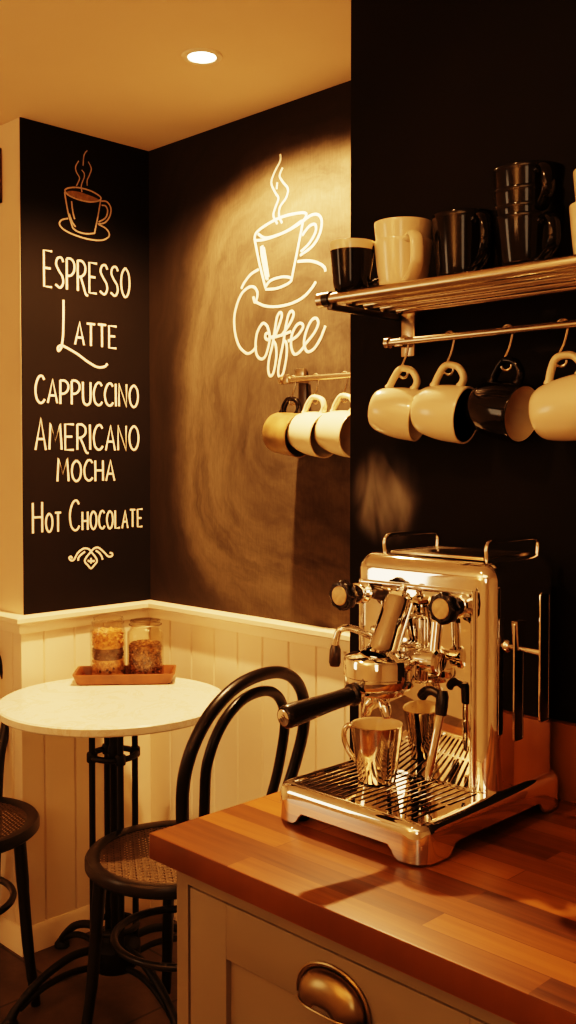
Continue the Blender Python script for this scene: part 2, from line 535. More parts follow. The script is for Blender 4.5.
# ------------------------------------------------------------------ chalkboards
BT = 0.004
mb_root = empty('menu_chalkboard', (1.77, YL, ZR1))
tag(mb_root, 'narrow black chalkboard on the back wall listing coffee drinks in chalk capitals', 'chalkboard')
MB().box((XP+0.001, YL-BT, ZR1), (XR, YL-0.0002, ZC)).build('board', M['board_clean'], mb_root)
cb_root = empty('coffee_chalkboard', (XR, 2.0, ZR1))
tag(cb_root, 'large smudged chalkboard wall with a big chalk cup and the word Coffee', 'chalkboard')
MB().box((XR-BT, YB, ZR1), (XR-0.0002, YL-BT, ZC)).build('board', M['board_dusty'], cb_root, origin=(XR-BT, 1.84, 1.60))

def ink(name, strokes, axis, plane, parent, r, mat, flat):
    mb = MB()
    for s in strokes:
        mb.tube(s, r, 6, flat=flat)
    return mb.build(name, mat, parent)
FL_Y = (1, 0.35, 1); FL_X = (0.35, 1, 1)
YI, XI = YL-BT-0.0004, XR-BT-0.0004
# --- chalk letter strokes in a unit box
def cl(*p): return ('c', p)
def li(*p): return ('l', p)
G = {
 'E': (0.48, [li((0.48, 1), (0, 1), (0, 0), (0.46, 0)), li((0, 0.52), (0.38, 0.52))]),
 'S': (0.50, [cl((0.48, 0.86), (0.36, 0.99), (0.14, 0.95), (0.05, 0.76), (0.22, 0.55), (0.42, 0.38), (0.46, 0.17), (0.28, 0.01), (0.0, 0.1))]),
 'P': (0.48, [li((0, 0), (0, 1)), cl((0, 1), (0.26, 1), (0.45, 0.86), (0.44, 0.62), (0.24, 0.46), (0, 0.44))]),
 'R': (0.52, [li((0, 0), (0, 1)), cl((0, 1), (0.26, 1), (0.45, 0.86), (0.44, 0.64), (0.24, 0.5), (0.02, 0.47)), cl((0.16, 0.48), (0.34, 0.18), (0.48, -0.08), (0.62, -0.12))]),
 'O': (0.56, [cl((0.28, 1), (0.08, 0.82), (0.0, 0.5), (0.08, 0.16), (0.28, 0), (0.48, 0.16), (0.56, 0.5), (0.48, 0.84), (0.28, 1))]),
 'L': (0.42, [li((0, 1), (0, 0), (0.42, 0))]),
 'A': (0.54, [li((0, 0), (0.29, 1), (0.54, 0)), li((0.08, 0.34), (0.47, 0.34))]),
 'T': (0.50, [li((0, 1), (0.50, 1)), li((0.25, 1), (0.25, 0))]),
 'C': (0.50, [cl((0.50, 0.86), (0.38, 0.99), (0.2, 0.95), (0.05, 0.72), (0.0, 0.45), (0.07, 0.15), (0.24, 0.01), (0.40, 0.03), (0.52, 0.15))]),
 'U': (0.46, [cl((0, 1), (0, 0.35), (0.06, 0.09), (0.23, 0), (0.40, 0.09), (0.46, 0.35), (0.46, 1))]),
 'I': (0.02, [li((0, 1), (0.01, 0))]),
 'N': (0.48, [li((0, 0), (0, 1), (0.47, 0), (0.48, 1))]),
 'M': (0.66, [li((0, 0), (0.07, 1), (0.32, 0.32), (0.58, 1), (0.66, 0))]),
 'H': (0.48, [li((0, 1), (0, 0)), li((0.48, 1), (0.48, 0)), li((0, 0.5), (0.48, 0.5))]),
}
def word(text, hs, pxl, pxr, ybase, ytop):
    """chalk capitals on the menu wall; hs = height factor per letter"""
    a = on(pxl, ybase, 'y', YI); b = on(pxr, ybase, 'y', YI); t = on(pxl, ytop, 'y', YI)
    H = t.z-a.z; z0 = a.z
    adv = []; x = 0
    for ch, h in zip(text, hs):
        if ch == ' ': x += 0.34; adv.append(None); continue
        wf = h if h < 0.8 else 1.0
        adv.append((x, wf)); x += G[ch][0]*wf + 0.19*max(wf, 0.75)
    x -= 0.19*max(wf, 0.75)
    sx = (b.x-a.x)/x
    out = []
    for ch, h, ad in zip(text, hs, adv):
        if ad is None: continue
        for kind, pts in G[ch][1]:
            jig = random.uniform(-0.015, 0.015)
            p = [Vector((a.x+(ad[0]+u*ad[1])*sx, YI, z0+(v*h+jig)*H)) for u, v in pts]
            out.append(catmull(p, 5) if kind == 'c' else p)
    return out
def words(name, strokes, r=0.0036): return ink(name, strokes, 'y', YI, mb_root, r, M['chalk'], FL_Y)
words('espresso_lettering', word('ESPRESSO', [1.06]+[0.92]*7, 44, 129.5, 286, 252))
words('latte_lettering', word('ATTE', [1, 1, 1, 1], 75, 116.5, 344.5, 322)
      + [[on(63.5, 300, 'y', YI), on(63.5, 318, 'y', YI), on(63, 336, 'y', YI)]]
      + [catmull([on(x, y, 'y', YI) for x, y in ((63, 336), (61.5, 347), (58.5, 351), (58, 347.5), (61.5, 345.5), (68, 348.5), (78, 354.5), (88, 362), (97, 367), (104, 367), (107.5, 364))], 5)])
words('cappuccino_lettering', word('CAPPUCCINO', [1.04]+[0.90]*9, 35.5, 138, 402.5, 376))
words('americano_lettering', word('AMERICANO', [1.04]+[0.86]*8, 35.5, 138.5, 449.5, 419))
words('mocha_lettering', word('MOCHA', [1.0, 0.92, 0.92, 0.92, 0.92], 57.5, 114.5, 481.5, 458.5))
words('hot_chocolate_lettering', word('HOT CHOCOLATE', [1, 0.62, 0.62, 1, 1.02]+[0.62]*8, 33, 142.5, 533, 502.5), 0.0034)
def tr(pts, ox, oy, s, axis, plane, closed=False, n=5):
    return catmull([on(ox+s*x, oy+s*y, axis, plane) for x, y in pts], n, closed)
def T1(*p): return tr(p, 50, 535, 0.1389, 'y', YI)
words('flourish', [T1((160, 168), (150, 155), (138, 165), (150, 182), (172, 178), (200, 130), (240, 98), (275, 100), (295, 118)),
      T1((295, 118), (320, 95), (350, 92), (390, 125), (420, 155), (447, 150), (447, 132), (430, 128)),
      T1((203, 185), (205, 165), (220, 145), (252, 120)), T1((378, 178), (372, 155), (355, 130), (330, 112)),
      T1((295, 120), (262, 160), (250, 190), (272, 218), (295, 240), (318, 218), (338, 190), (328, 160), (295, 120)),
      T1((272, 183), (284, 190), (292, 183)), T1((300, 183), (310, 190), (320, 183)), T1((295, 165), (295, 205))], 0.0032)
def T2(*p, **k): return tr(p, 50, 140, 0.1389, 'y', YI, **k)
ink('cup_drawing', [
    T2((105, 362), (130, 346), (200, 342), (290, 365), (355, 402), (366, 425), (340, 441), (280, 445), (200, 427), (130, 395), (105, 362)),
    T2((105, 375), (130, 520), (165, 635)), T2((165, 635), (200, 660), (260, 675), (320, 672)), T2((320, 672), (345, 550), (365, 430)),
    T2((155, 440), (165, 520), (178, 570)), T2((138, 530), (160, 590), (184, 625)),
    T2((370, 440), (410, 445), (438, 490), (430, 550), (395, 595), (345, 605)), T2((372, 470), (400, 475), (415, 510), (400, 560), (350, 590)),
    T2((130, 565), (85, 575), (68, 605), (100, 645), (180, 685), (280, 715), (370, 722), (420, 700), (425, 670), (400, 635), (350, 608))],
    'y', YI, mb_root, 0.0026, M['chalkpink'], FL_Y)
ink('steam_drawing', [T2((268, 75), (245, 110), (238, 185)), T2((207, 150), (185, 190), (190, 230), (212, 270), (205, 300), (190, 330)),
    T2((275, 155), (297, 205), (285, 250), (268, 290), (268, 330)), T2((228, 215), (246, 240), (246, 270), (232, 305), (225, 335), (230, 375))],
    'y', YI, mb_root, 0.0021, M['chalkpink'], FL_Y)
poly = tr([(118, 378), (160, 366), (240, 382), (352, 428), (310, 440), (250, 436), (170, 408)], 50, 140, 0.1389, 'y', YI, closed=True)
mb = MB(); f = mb.bm.faces.new([mb.bm.verts.new(p) for p in poly]); mb.build('coffee_surface_drawing', M['chalkdim'], mb_root)

def T3(*p, **k): return tr(p, 200, 130, 0.2951, 'x', XI, **k)
ink('cup_drawing', [
    T3((185, 374), (190, 350), (220, 325), (270, 298), (320, 284), (358, 282), (352, 305), (310, 335), (260, 358), (215, 372), (185, 374)),
    T3((197, 352), (225, 366), (290, 345), (345, 308)),
    T3((186, 376), (202, 455), (222, 535)), T3((349, 312), (332, 400), (310, 510)),
    T3((222, 532), (240, 510), (280, 498), (310, 503), (300, 520), (260, 537), (222, 540)),
    T3((207, 395), (210, 430), (225, 505)), T3((216, 398), (223, 440), (232, 498)), T3((211, 392), (217, 440), (229, 508)),
    T3((352, 308), (375, 290), (400, 287), (413, 310), (405, 355), (380, 395), (340, 425)), T3((347, 357), (370, 327), (390, 320), (392, 345), (370, 385), (342, 412))],
    'x', XI, cb_root, 0.0040, M['chalk'], FL_X)
ink('steam_drawing', [T3((272, 82), (272, 105), (252, 145), (242, 180), (255, 212), (266, 232), (256, 262), (249, 290), (262, 318)),
    T3((280, 128), (270, 155), (280, 175), (298, 200), (292, 230), (272, 260), (268, 290), (278, 315)), T3((262, 178), (260, 200))],
    'x', XI, cb_root, 0.0034, M['chalk'], FL_X)
def T4(*p, **k): return tr(p, 230, 260, 0.191, 'x', XI, **k)
ink('saucer_drawing', [T4((60, 150), (75, 120), (110, 75), (150, 50)), T4((355, 8), (420, 5), (470, 20), (495, 40), (500, 60)),
    T4((135, 220), (180, 240), (240, 245), (310, 232), (370, 205), (415, 165), (450, 115))], 'x', XI, cb_root, 0.0042, M['chalk'], FL_X)
ink('coffee_lettering', [
    T4((122, 192), (130, 222), (141, 200), (143, 168), (125, 142), (95, 145), (60, 180), (35, 240), (22, 310), (28, 390), (50, 455), (90, 490), (122, 475), (138, 450)),
    T4((195, 345), (172, 332), (145, 375), (135, 430), (138, 490), (160, 518), (185, 505), (205, 440), (207, 390), (195, 345)),
    T4((210, 385), (190, 385), (185, 405), (197, 418), (215, 405), (240, 398)),
    T4((238, 395), (262, 330), (272, 290), (262, 275), (247, 300), (235, 370), (222, 450), (205, 520), (200, 575), (210, 607), (228, 590), (243, 510), (240, 450), (228, 425)),
    T4((268, 398), (310, 340), (333, 290), (325, 268), (308, 285), (292, 350), (280, 430), (262, 520), (252, 590), (262, 612), (280, 590), (297, 500), (296, 440), (283, 420)),
    T4((215, 408), (260, 397), (320, 375)),
    T4((305, 425), (348, 402), (382, 355), (374, 332), (350, 342), (325, 390), (320, 450), (335, 492), (362, 485), (395, 445)),
    T4((395, 440), (440, 385), (463, 332), (450, 305), (425, 320), (398, 380), (388, 440), (405, 480), (440, 465), (475, 410), (500, 345))],
    'x', XI, cb_root, 0.0044, M['chalk'], FL_X)

# ------------------------------------------------------------------ ceiling downlight
DL = on(202, 56, 'z', ZC)
dl = empty('ceiling_downlight', DL)
tag(dl, 'small glowing round downlight recessed in the cream ceiling', 'ceiling light')
MB().lathe([(0.034, -0.001), (0.034, -0.004), (0.040, -0.006), (0.048, -0.004), (0.050, 0.0)], 40, Matrix.Translation(DL), False, False).build('trim_ring', M['rail'], dl)
MB().lathe([(0.0, -0.0035), (0.02, -0.004), (0.034, -0.002)], 32, Matrix.Translation(DL), False, False).build('lamp_lens', M['glow'], dl)

# ------------------------------------------------------------------ wall shelf, rails, hooks
SZ = 1.707
sh = empty('wall_shelf_rack', (XB, 0.8, SZ))
tag(sh, 'slatted metal tube shelf on the black wall carrying a row of mugs', 'shelf')
SY1, SY0 = 1.152, 0.42
xs = [1.252, 1.297, 1.342, 1.387, 1.432]
for i, x in enumerate(xs):
    MB().rod((x, SY0, SZ), (x, SY1+(0.012 if i == 0 else 0), SZ), 0.0102 if i == 0 else 0.0080, 16).build('shelf_rod', M['steel'], sh)
mb = MB(); mb.rod((1.252, SY1+0.012, SZ), (1.252, SY1+0.024, SZ), 0.0125, 16)
mb.build('end_cap', M['steel'], sh)
MB().rod((1.252, SY1-0.002, SZ), (1.252, SY1+0.0115, SZ), 0.0128, 16).build('end_ring', M['knob'], sh)
for y in (SY1-0.004, 0.46):
    MB().box((1.245, y-0.006, SZ-0.019), (XB, y+0.006, SZ-0.009), 0.002).build('cross_bar', M['darksteel'], sh)
RX, RZ = 1.40, 1.646
for y in (1.125, 0.50):
    mb = MB()
    mb.box((RX+0.023, y-0.015, RZ-0.024), (RX+0.038, y+0.015, SZ-0.008), 0.002)
    mb.box((RX-0.004, y-0.009, RZ-0.0085), (RX+0.03, y+0.009, RZ+0.006), 0.002)
    mb.box((RX+0.030, y-0.011, SZ-0.022), (XB, y+0.011, SZ-0.010), 0.002)
    mb.build('bracket', M['steel'], sh)
def hang_rail(name, x, z, y0, y1, label, r=0.0065):
    o = empty(name, (x, (y0+y1)/2, z)); tag(o, label, 'rail')
    MB().rod((x, y0, z), (x, y1, z), r, 16).build('bar', M['steel'], o)
    MB().lathe([(r*0.5, -0.002), (r*1.5, 0), (r*1.5, 0.008), (r*0.9, 0.010)], 18, axis_m((x, y1-0.004, z), (0, 1, 0))).build('end_cap', M['steel'], o)
    return o
hang_rail('hanging_rail', RX, RZ, 0.45, 1.150, 'round metal rail under the slatted shelf with four mugs hanging from it')
BX, BZ = 1.915, 1.652
brl = hang_rail('hanging_rail', BX, BZ, 1.34, 1.938, 'round metal rail on the smudged chalkboard below the word Coffee', 0.0075)
mb = MB()
mb.box((XR-BT-0.008, 1.918, 1.555), (XR-BT-0.0005, 1.950, 1.682), 0.003)
mb.build('wall_plate', M['darksteel'], brl)
mb = MB(); mb.box((BX-0.004, 1.908, BZ-0.006), (XR-BT-0.006, 1.926, BZ+0.006), 0.002); mb.box((BX-0.009, 1.906, BZ-0.010), (BX+0.012, 1.928, BZ+0.014), 0.003)
mb.box((XR-BT-0.020, 1.916, 1.664), (XR-BT-0.007, 1.952, 1.688), 0.003)
mb.build('rail_arm', M['steel'], brl)

def s_hook_pts(L, r_top, r_bot):
    """S hook in its own x-z plane: top loop centred on the rail (origin), bottom loop holds the handle"""
    p = []
    for a in range(200, -31, -22): p.append((r_top*math.cos(math.radians(a)), r_top*math.sin(math.radians(a))))
    zc = -L + r_bot
    p.append((r_top*0.25, -L*0.45))
    for a in range(150, 371, 22): p.append((-0.002+r_bot*math.cos(math.radians(a)), zc+r_bot*math.sin(math.radians(a))))
    return p
def hook(x, y, z, L, label, group, rt=0.0085):
    o = empty('s_hook', (x, y, z))
    tag(o, label, 'hook', group)
    mb = MB()
    mb.tube(catmull([(x+u*0.35, y-u*0.95, z+w) for u, w in s_hook_pts(L, rt, 0.008)], 3), 0.0023, 8)
    h = mb.build('s_hook', M['steel']); COL.objects.unlink(h)
    me = h.data; loc = h.location.copy()
    bpy.data.objects.remove(h)
    bpy.data.objects.remove(o)
    o = bpy.data.objects.new('s_hook', me); COL.objects.link(o); o.location = loc
    tag(o, label, 'hook', group)
    return o

# ------------------------------------------------------------------ mugs
def mug_profile(rb, rt, h, t=0.0038, foot=0.003, belly=0.0):
    out = [(0.0, 0.0012), (rb*0.72, 0.0012), (rb*0.78, 0.0), (rb*0.9, 0.0)]
    n = 12
    for i in range(n+1):
        s = i/n
        r = rb + (rt-rb)*(s**0.75) + belly*math.sin(PI*min(1, s*1.05))*0.5
        if i == 0: r = rb*0.97
        out.append((r, 0.003+(h-0.005)*s))
    out += [(rt-0.0004, h-0.0005), (rt-t*0.5, h), (rt-t, h-0.001)]
    k = len(out)
    for i in range(n, -1, -1):
        s = i/n
        r = rb + (rt-rb)*(s**0.75) + belly*math.sin(PI*min(1, s*1.05))*0.5 - t
        out.append((max(r, 0.002), 0.007+(h-0.009)*s))
    out.append((0.0, 0.006))
    return out, k
def make_mug(name, rb, rt, h, outer, inner, mtx, label, group=None, hz=(0.16, 0.84), hout=0.034, hr=0.006, hang=0.0, belly=0.0, band=None, cat='mug', strap=1.35, wall=0.0038):
    """mtx: places the mug (base at origin, axis +z, handle towards +x)"""
    o = empty(name, (0, 0, 0))
    loc, q, s = mtx.decompose()
    o.location = loc; o.rotation_euler = q.to_euler()
    tag(o, label, cat, group)
    prof, k = mug_profile(rb, rt, h, wall, belly=belly)
    mb = MB()
    kb = k
    if band:
        kb = next(i for i, (r, z) in enumerate(prof) if z > h-band and i > 3)
    mb.mi = 0; mb.lathe(prof[:kb], 44, mtx, False, False)
    mb.mi = 1; mb.lathe(prof[kb-1:], 44, mtx, False, False)
    bmesh.ops.remove_doubles(mb.bm, verts=mb.bm.verts, dist=1e-6)
    mb.build('mug_body', [outer, inner], o)
    def rad(s): return rb + (rt-rb)*(s**0.75) + belly*math.sin(PI*min(1, s*1.05))*0.5
    z0, z1 = h*hz[0], h*hz[1]
    a, b = rad(hz[0])-0.002, rad(hz[1])-0.002
    pts = [(b, 0, z1), (b+hout*0.45, 0, z1+0.004), (b+hout*0.88, 0, z1-0.006), (max(a, b)+hout, 0, z0+(z1-z0)*0.6), (max(a, b)+hout*0.92, 0, z0+(z1-z0)*0.32), (a+hout*0.55, 0, z0+0.006), (a, 0, z0)]
    w = catmull(pts, 5)
    n = len(w)
    rr = [hr*(1.25 if i < 2 or i > n-3 else 1.0) for i in range(n)]
    mb = MB()
    mb.tube(w, rr, 12, flat=(1, strap, 1))
    bmesh.ops.transform(mb.bm, matrix=mtx, verts=mb.bm.verts)
    mb.build('handle', outer, o)
    return o
def stand(x, y, z, deg):
    return Matrix.Translation((x, y, z)) @ Matrix.Rotation(math.radians(deg), 4, 'Z')
ST = SZ+0.0098
GS = 'mugs on the shelf'
make_mug('mug', 0.029, 0.0375, 0.082, M['blackglaze'], M['cream'], stand(1.272, 1.122, ST, -62), 'small black mug with a cream rim at the left end of the shelf', GS, band=0.014, hout=0.026, hr=0.005)
make_mug('mug', 0.037, 0.0475, 0.080, M['cream'], M['cream'], stand(1.318, 1.052, ST, -125), 'lower of the two nested cream mugs beside the small black mug on the shelf', GS, hout=0.033, strap=1.9, hz=(0.12, 0.95))
make_mug('mug', 0.037, 0.0475, 0.080, M['cream'], M['cream'], stand(1.318, 1.052, ST+0.030, 50), 'upper of the two nested cream mugs beside the small black mug on the shelf', GS, hout=0.033, strap=1.9)
make_mug('mug', 0.042, 0.0515, 0.106, M['blackglaze'], M['blackglaze'], stand(1.335, 0.942, ST, -122), 'single glossy black mug standing between the cream mugs and the black stack', GS, hout=0.033, strap=1.7)
for i, nm in enumerate(('bottom', 'second from the bottom', 'second from the top', 'top')):
    make_mug('mug', 0.040, 0.0530, 0.082, M['blackglaze'], M['blackglaze'], stand(1.335, 0.828, ST+(0, 0.0150, 0.040, 0.072)[i], (-121, 40, 70, -128)[i]),
             'glossy black mug, %s of the stack of four on the shelf' % nm, GS, hout=0.030, strap=1.7, wall=0.0028)
make_mug('mug', 0.038, 0.0465, 0.080, M['cream'], M['cream'], stand(1.325, 0.702, ST, -20), 'lower cream mug of the stacked pair cut off by the right edge on the shelf', GS)
make_mug('mug', 0.032, 0.0415, 0.086, M['cream'], M['cream'], stand(1.325, 0.702, ST+0.042, -20), 'upper cream mug of the stacked pair cut off by the right edge on the shelf', GS, hout=0.028)

def hung(x, y, z, rt, L, h, tilt, yaw=0.0, hout=0.034):
    """mug hanging by its handle: axis towards -y (mouth), handle up; x,y,z = rail point"""
    zc = z - L + 0.0
    ax = Vector((math.sin(math.radians(yaw)), -math.cos(math.radians(yaw)), -math.tan(math.radians(tilt)))).normalized()
    m = axis_m((0, 0, 0), ax, (0, 0, 1))       # local x (handle) up, local z along ax
    hp = m @ Vector((rt+hout-0.012, 0, h*0.5))
    return Matrix.Translation(Vector((x, y, zc))-hp) @ m
GR1, GR2 = 'mugs hanging from the rail under the shelf', 'mugs hanging from the rail on the chalkboard'
HK1, HK2 = 'hooks on the rail under the shelf', 'hooks on the rail on the chalkboard'
nth = ('leftmost', 'second from left', 'third from left', 'rightmost')
for i, (px, py, out, inn, lab, tilt, yaw) in enumerate((
        (404.5, 336, 'cream', 'cream', 'smaller cream mug hanging leftmost under the shelf against the black wall', 10, 16),
        (450, 334, 'cream', 'blackglaze', 'cream mug with a dark inside hanging second from left under the shelf', 8, 8),
        (508, 327, 'blackglaze', 'cream', 'glossy black mug with a cream inside hanging under the shelf', 10, -4),
        (563, 322, 'cream', 'cream', 'large cream mug hanging rightmost under the shelf, cut off by the edge', -8, 4))):
    p = on(px, py, 'x', RX)
    L = 0.063
    hook(RX, p.y, RZ, L, '%s of the four s hooks on the rail under the shelf' % nth[i], HK1)
    k = (0.94, 1.0, 1.0, 1.05)[i]
    m = hung(RX-0.002, p.y, RZ, 0.048*k, L-0.006, 0.088*k, tilt, yaw)
    make_mug('mug', 0.038*k, 0.048*k, 0.088*k, M[out], M[inn], m, lab, GR1, belly=0.006, hz=(0.22, 0.78))
for i, (px, py, out, inn, hm, lab, tilt) in enumerate((
        (293, 378.5, 'bronzeglaze', 'bronzeglaze', 'blackglaze', 'bronze-brown mug with a dark handle hanging leftmost on the chalkboard rail', 6),
        (316, 376.5, 'cream', 'cream', None, 'cream mug hanging in the middle of the chalkboard rail', 8),
        (345, 374.5, 'cream', 'cream', None, 'cream mug on the chalkboard rail half hidden by the black wall edge', 8))):
    p = on(px, py, 'x', BX)
    L = 0.066
    hook(BX, p.y, BZ, L, '%s of the three s hooks on the chalkboard rail' % ('leftmost', 'middle', 'rightmost')[i], HK2, 0.0095)
    m = hung(BX-0.004, p.y, BZ, 0.058, L-0.006, 0.108, tilt, -3, 0.038)
    o = make_mug('mug', (0.054, 0.045, 0.045)[i], 0.058, (0.098, 0.108, 0.108)[i], M[out], M[inn], m, lab, GR2, belly=0.0 if i == 0 else 0.008, hz=(0.2, 0.8), hout=0.038, hr=0.0066)
    if hm:
        for ch in o.children:
            if ch.name.startswith('handle'): ch.data.materials[0] = M[hm]

# ------------------------------------------------------------------ worktop, upstand, cabinet
WX0, WX1, WY1, WY0, WZ = 0.889, 1.437, 1.175, 0.20, 0.90
wt = MB().box((WX0, WY0, WZ-0.038), (XB-0.0004, WY1, WZ), 0.003).build('worktop', M['wood'], None, origin=(WX0, WY1, WZ-0.038))
tag(wt, 'reddish brown wooden stave worktop under the espresso machine', 'worktop')
us = MB().box((WX1+0.002, WY0, WZ), (XB-0.0003, WY1, WZ+0.122), 0.002).build('upstand', M['wood'], None, origin=(WX0+0.03, WY1, WZ))
tag(us, 'low wooden upstand along the black wall behind the espresso machine', 'upstand')
CX, CY1, CY0 = 0.925, 1.155, 0.22
cab = empty('base_cabinet', (1.18, 0.7, 0))
tag(cab, 'grey-beige painted base cabinet with a shaker drawer under the wooden worktop', 'cabinet')
ztop = WZ-0.0385
gy1, gz1, gz0 = 1.1295, 0.827, 0.42
mb = MB()
mb.box((CX, gy1, 0.10), (CX+0.02, CY1, ztop))                 # left stile
mb.box((CX, CY0, gz1), (CX+0.02, gy1, ztop))                  # top rail
mb.box((CX, 0.50, 0.10), (CX+0.02, 0.56, gz1))                # stile to the right of the drawer
mb.box((CX, CY0, 0.10), (CX+0.02, CY0+0.03, gz1))
mb.box((CX, 0.56, 0.10), (CX+0.02, gy1, 0.14))
mb.box((CX, 0.25, 0.10), (CX+0.02, 0.50, 0.14))
mb.box((CX, 0.56, gz0-0.03), (CX+0.02, gy1, gz0))
mb.build('face_frame', M['cabinet'], cab)
mb = MB(); mb.box((CX+0.02, CY1-0.018, 0.0), (WX1, CY1, ztop)); mb.box((CX+0.02, CY0, 0.0), (WX1, CY0+0.018, ztop)); mb.box((WX1-0.012, CY0, 0.0), (WX1, CY1, ztop))
mb.build('side_panel', M['cabinet'], cab)
MB().box((CX+0.024, CY0+0.018, 0.10), (CX+0.03, CY1-0.018, ztop)).build('inner_shadow_board', M['gap'], cab)
MB().box((CX+0.06, CY0+0.018, 0.0), (CX+0.075, CY1-0.018, 0.10)).build('toe_kick', M['cabinet'], cab)
def shaker(mb, y0, y1, z0, z1, w, x):
    mb.box((x, y0, z0), (x+0.019, y0+w, z1), 0.001); mb.box((x, y1-w, z0), (x+0.019, y1, z1), 0.001)
    mb.box((x, y0+w, z0), (x+0.019, y1-w, z0+w), 0.001); mb.box((x, y0+w, z1-w), (x+0.019, y1-w, z1), 0.001)
    mb.box((x+0.009, y0+w-0.002, z0+w-0.002), (x+0.017, y1-w+0.002, z1-w+0.002))
g = 0.0035
mb = MB(); shaker(mb, 0.56+g, gy1-g, gz0+g, gz1-g, 0.078, CX+0.001)
dr = mb.build('drawer_front', M['cabinet'], cab)
mb = MB(); shaker(mb, 0.56+g, gy1-g, 0.14+g, gz0-0.03-g, 0.07, CX+0.001)
mb.build('drawer_front', M['cabinet'], cab)
mb = MB(); shaker(mb, 0.25+g, 0.50-g, 0.14+g, gz1-g, 0.06, CX+0.001)
mb.build('door', M['cabinet'], cab)
# cup pull
PY, PZ, PW, PH, PD = 0.845, 0.803, 0.055, 0.047, 0.023
mb = MB()
rings = []
nu, nv = 28, 9
for j in range(nv+1):
    b = (PI/2)*j/nv                     # 0 at the wall, pi/2 furthest out
    ring = []
    for i in range(nu+1):
        a = PI*i/nu
        cy, cz = math.cos(a), math.sin(a)
        s = math.cos(b)
        ring.append((CX - PD*math.sin(b), PY + PW*cy*(0.30+0.70*s), PZ - PH + PH*cz**0.8*(0.18+0.82*s)))
    rings.append(ring)
mb.grid(rings, False)
# bottom lip strip
rim = [(r[0], r[-1]) for r in rings]
flange_o = [(CX-0.0012, PY+(PW+0.006)*math.cos(PI*i/nu), PZ-PH+(PH+0.005)*math.sin(PI*i/nu)**0.8) for i in range(nu+1)]
flange_i = rings[0]
mb.grid([flange_o, flange_i], False)
mb.tube(flange_o, 0.0022, 6)
front = [(CX - PD*math.sin((PI/2)*j/nv), PY + PW*(0.30+0.70*math.cos((PI/2)*j/nv)), PZ-PH) for j in range(nv+1)]
front2 = [(p[0], 2*PY-p[1], p[2]) for p in reversed(front)]
mb.tube(front+front2, 0.0016, 6)
pull = mb.build('cup_pull', M['brass'], dr)
sm = pull.modifiers.new('thickness', 'SOLIDIFY'); sm.thickness = 0.0016; sm.offset = -1
pull['label'] = 'brass half-dome cup pull'

# ------------------------------------------------------------------ espresso machine
em = empty('espresso_machine', (1.25, 0.96, WZ))
tag(em, 'polished chrome espresso machine with black knobs standing on the wooden worktop', 'espresso machine')
X0, X1, Y0, Y1 = 1.057, 1.420, 0.807, 1.090
ZT = 0.957
def rrect(x0, x1, y0, y1, r, n=8, step=0.006):
    pts = []
    def seg(a, b):
        L = math.dist(a, b); k = max(1, int(L/step))
        return [(a[0]+(b[0]-a[0])*i/k, a[1]+(b[1]-a[1])*i/k) for i in range(k)]
    def arc(cx, cy, a0):
        return [(cx+r*math.cos(a0+PI/2*i/n), cy+r*math.sin(a0+PI/2*i/n)) for i in range(n)]
    pts += seg((x0+r, y0), (x1-r, y0)); pts += arc(x1-r, y0+r, -PI/2)
    pts += seg((x1, y0+r), (x1, y1-r)); pts += arc(x1-r, y1-r, 0)
    pts += seg((x1-r, y1), (x0+r, y1)); pts += arc(x0+r, y1-r, PI/2)
    pts += seg((x0, y1-r), (x0, y0+r)); pts += arc(x0+r, y0+r, PI)
    return pts
def sstep(a, b, x):
    t = min(1, max(0, (x-a)/(b-a))); return t
outl = rrect(X0, X1, Y0, Y1, 0.030)
def zb(p):
    lo, hi = WZ+0.004, WZ+0.0215
    if abs(p[0]-X0) < 1e-5 or abs(p[0]-X1) < 1e-5:
        d = min(p[1]-Y0, Y1-p[1]); return lo+(hi-lo)*sstep(0.046, 0.058, d)
    if abs(p[1]-Y0) < 1e-5 or abs(p[1]-Y1) < 1e-5:
        d = min(p[0]-X0, X1-p[0]); return lo+(hi-lo)*sstep(0.060, 0.074, d)
    return lo
def inset(pts, d):
    cx, cy = (X0+X1)/2, (Y0+Y1)/2
    out = []
    for x, y in pts:
        # rounded-rect offset: shrink about the centre per axis
        out.append((cx+(x-cx)*(1-d/((X1-X0)/2)), cy+(y-cy)*(1-d/((Y1-Y0)/2))))
    return out
mb = MB()
rg = [[(x, y, zb((x, y))) for x, y in outl]]
rg.append([(x, y, WZ+0.030) for x, y in outl])
for dd, z in ((0, ZT-0.013), (0.0012, ZT-0.008), (0.004, ZT-0.0036), (0.009, ZT-0.0008), (0.013, ZT)):
    rg.append([(x, y, z) for x, y in inset(outl, dd)])
mb.grid(rg, True, False, False)
inner = [(x, y, zb(p)) for p, (x, y) in zip(outl, inset(outl, 0.003))]
mb.grid([rg[0], inner], True, smooth=False)
# top deck with the recess for the drip tray
ix0, ix1, iy0, iy1 = X0+0.013, X1-0.013, Y0+0.013, Y1-0.013
tx0, tx1, ty0, ty1 = X0+0.020, 1.238, Y0+0.022, Y1-0.022
zt = ZT-0.0002
for lo, hi in (((ix0, iy0), (tx0, iy1)), ((tx0, iy0), (tx1, ty0)), ((tx0, ty1), (tx1, iy1)), ((tx1, iy0), (ix1, iy1))):
    mb.prism([(lo[0], lo[1], zt-0.004), (hi[0], lo[1], zt-0.004), (hi[0], hi[1], zt-0.004), (lo[0], hi[1], zt-0.004)], (0, 0, 0.004))
mb.box((X0+0.008, Y0+0.008, WZ+0.024), (X1-0.008, Y1-0.008, WZ+0.028))
mb.build('base_housing', M['chrome'], em)
for fx in (X0+0.03, X1-0.03):
    for fy in (Y0+0.03, Y1-0.03):
        MB().lathe([(0.013, WZ+0.0002), (0.014, WZ+0.002), (0.013, WZ+0.024)], 18, Matrix.Translation((fx, fy, 0))).build('rubber_foot', M['knob'], em)
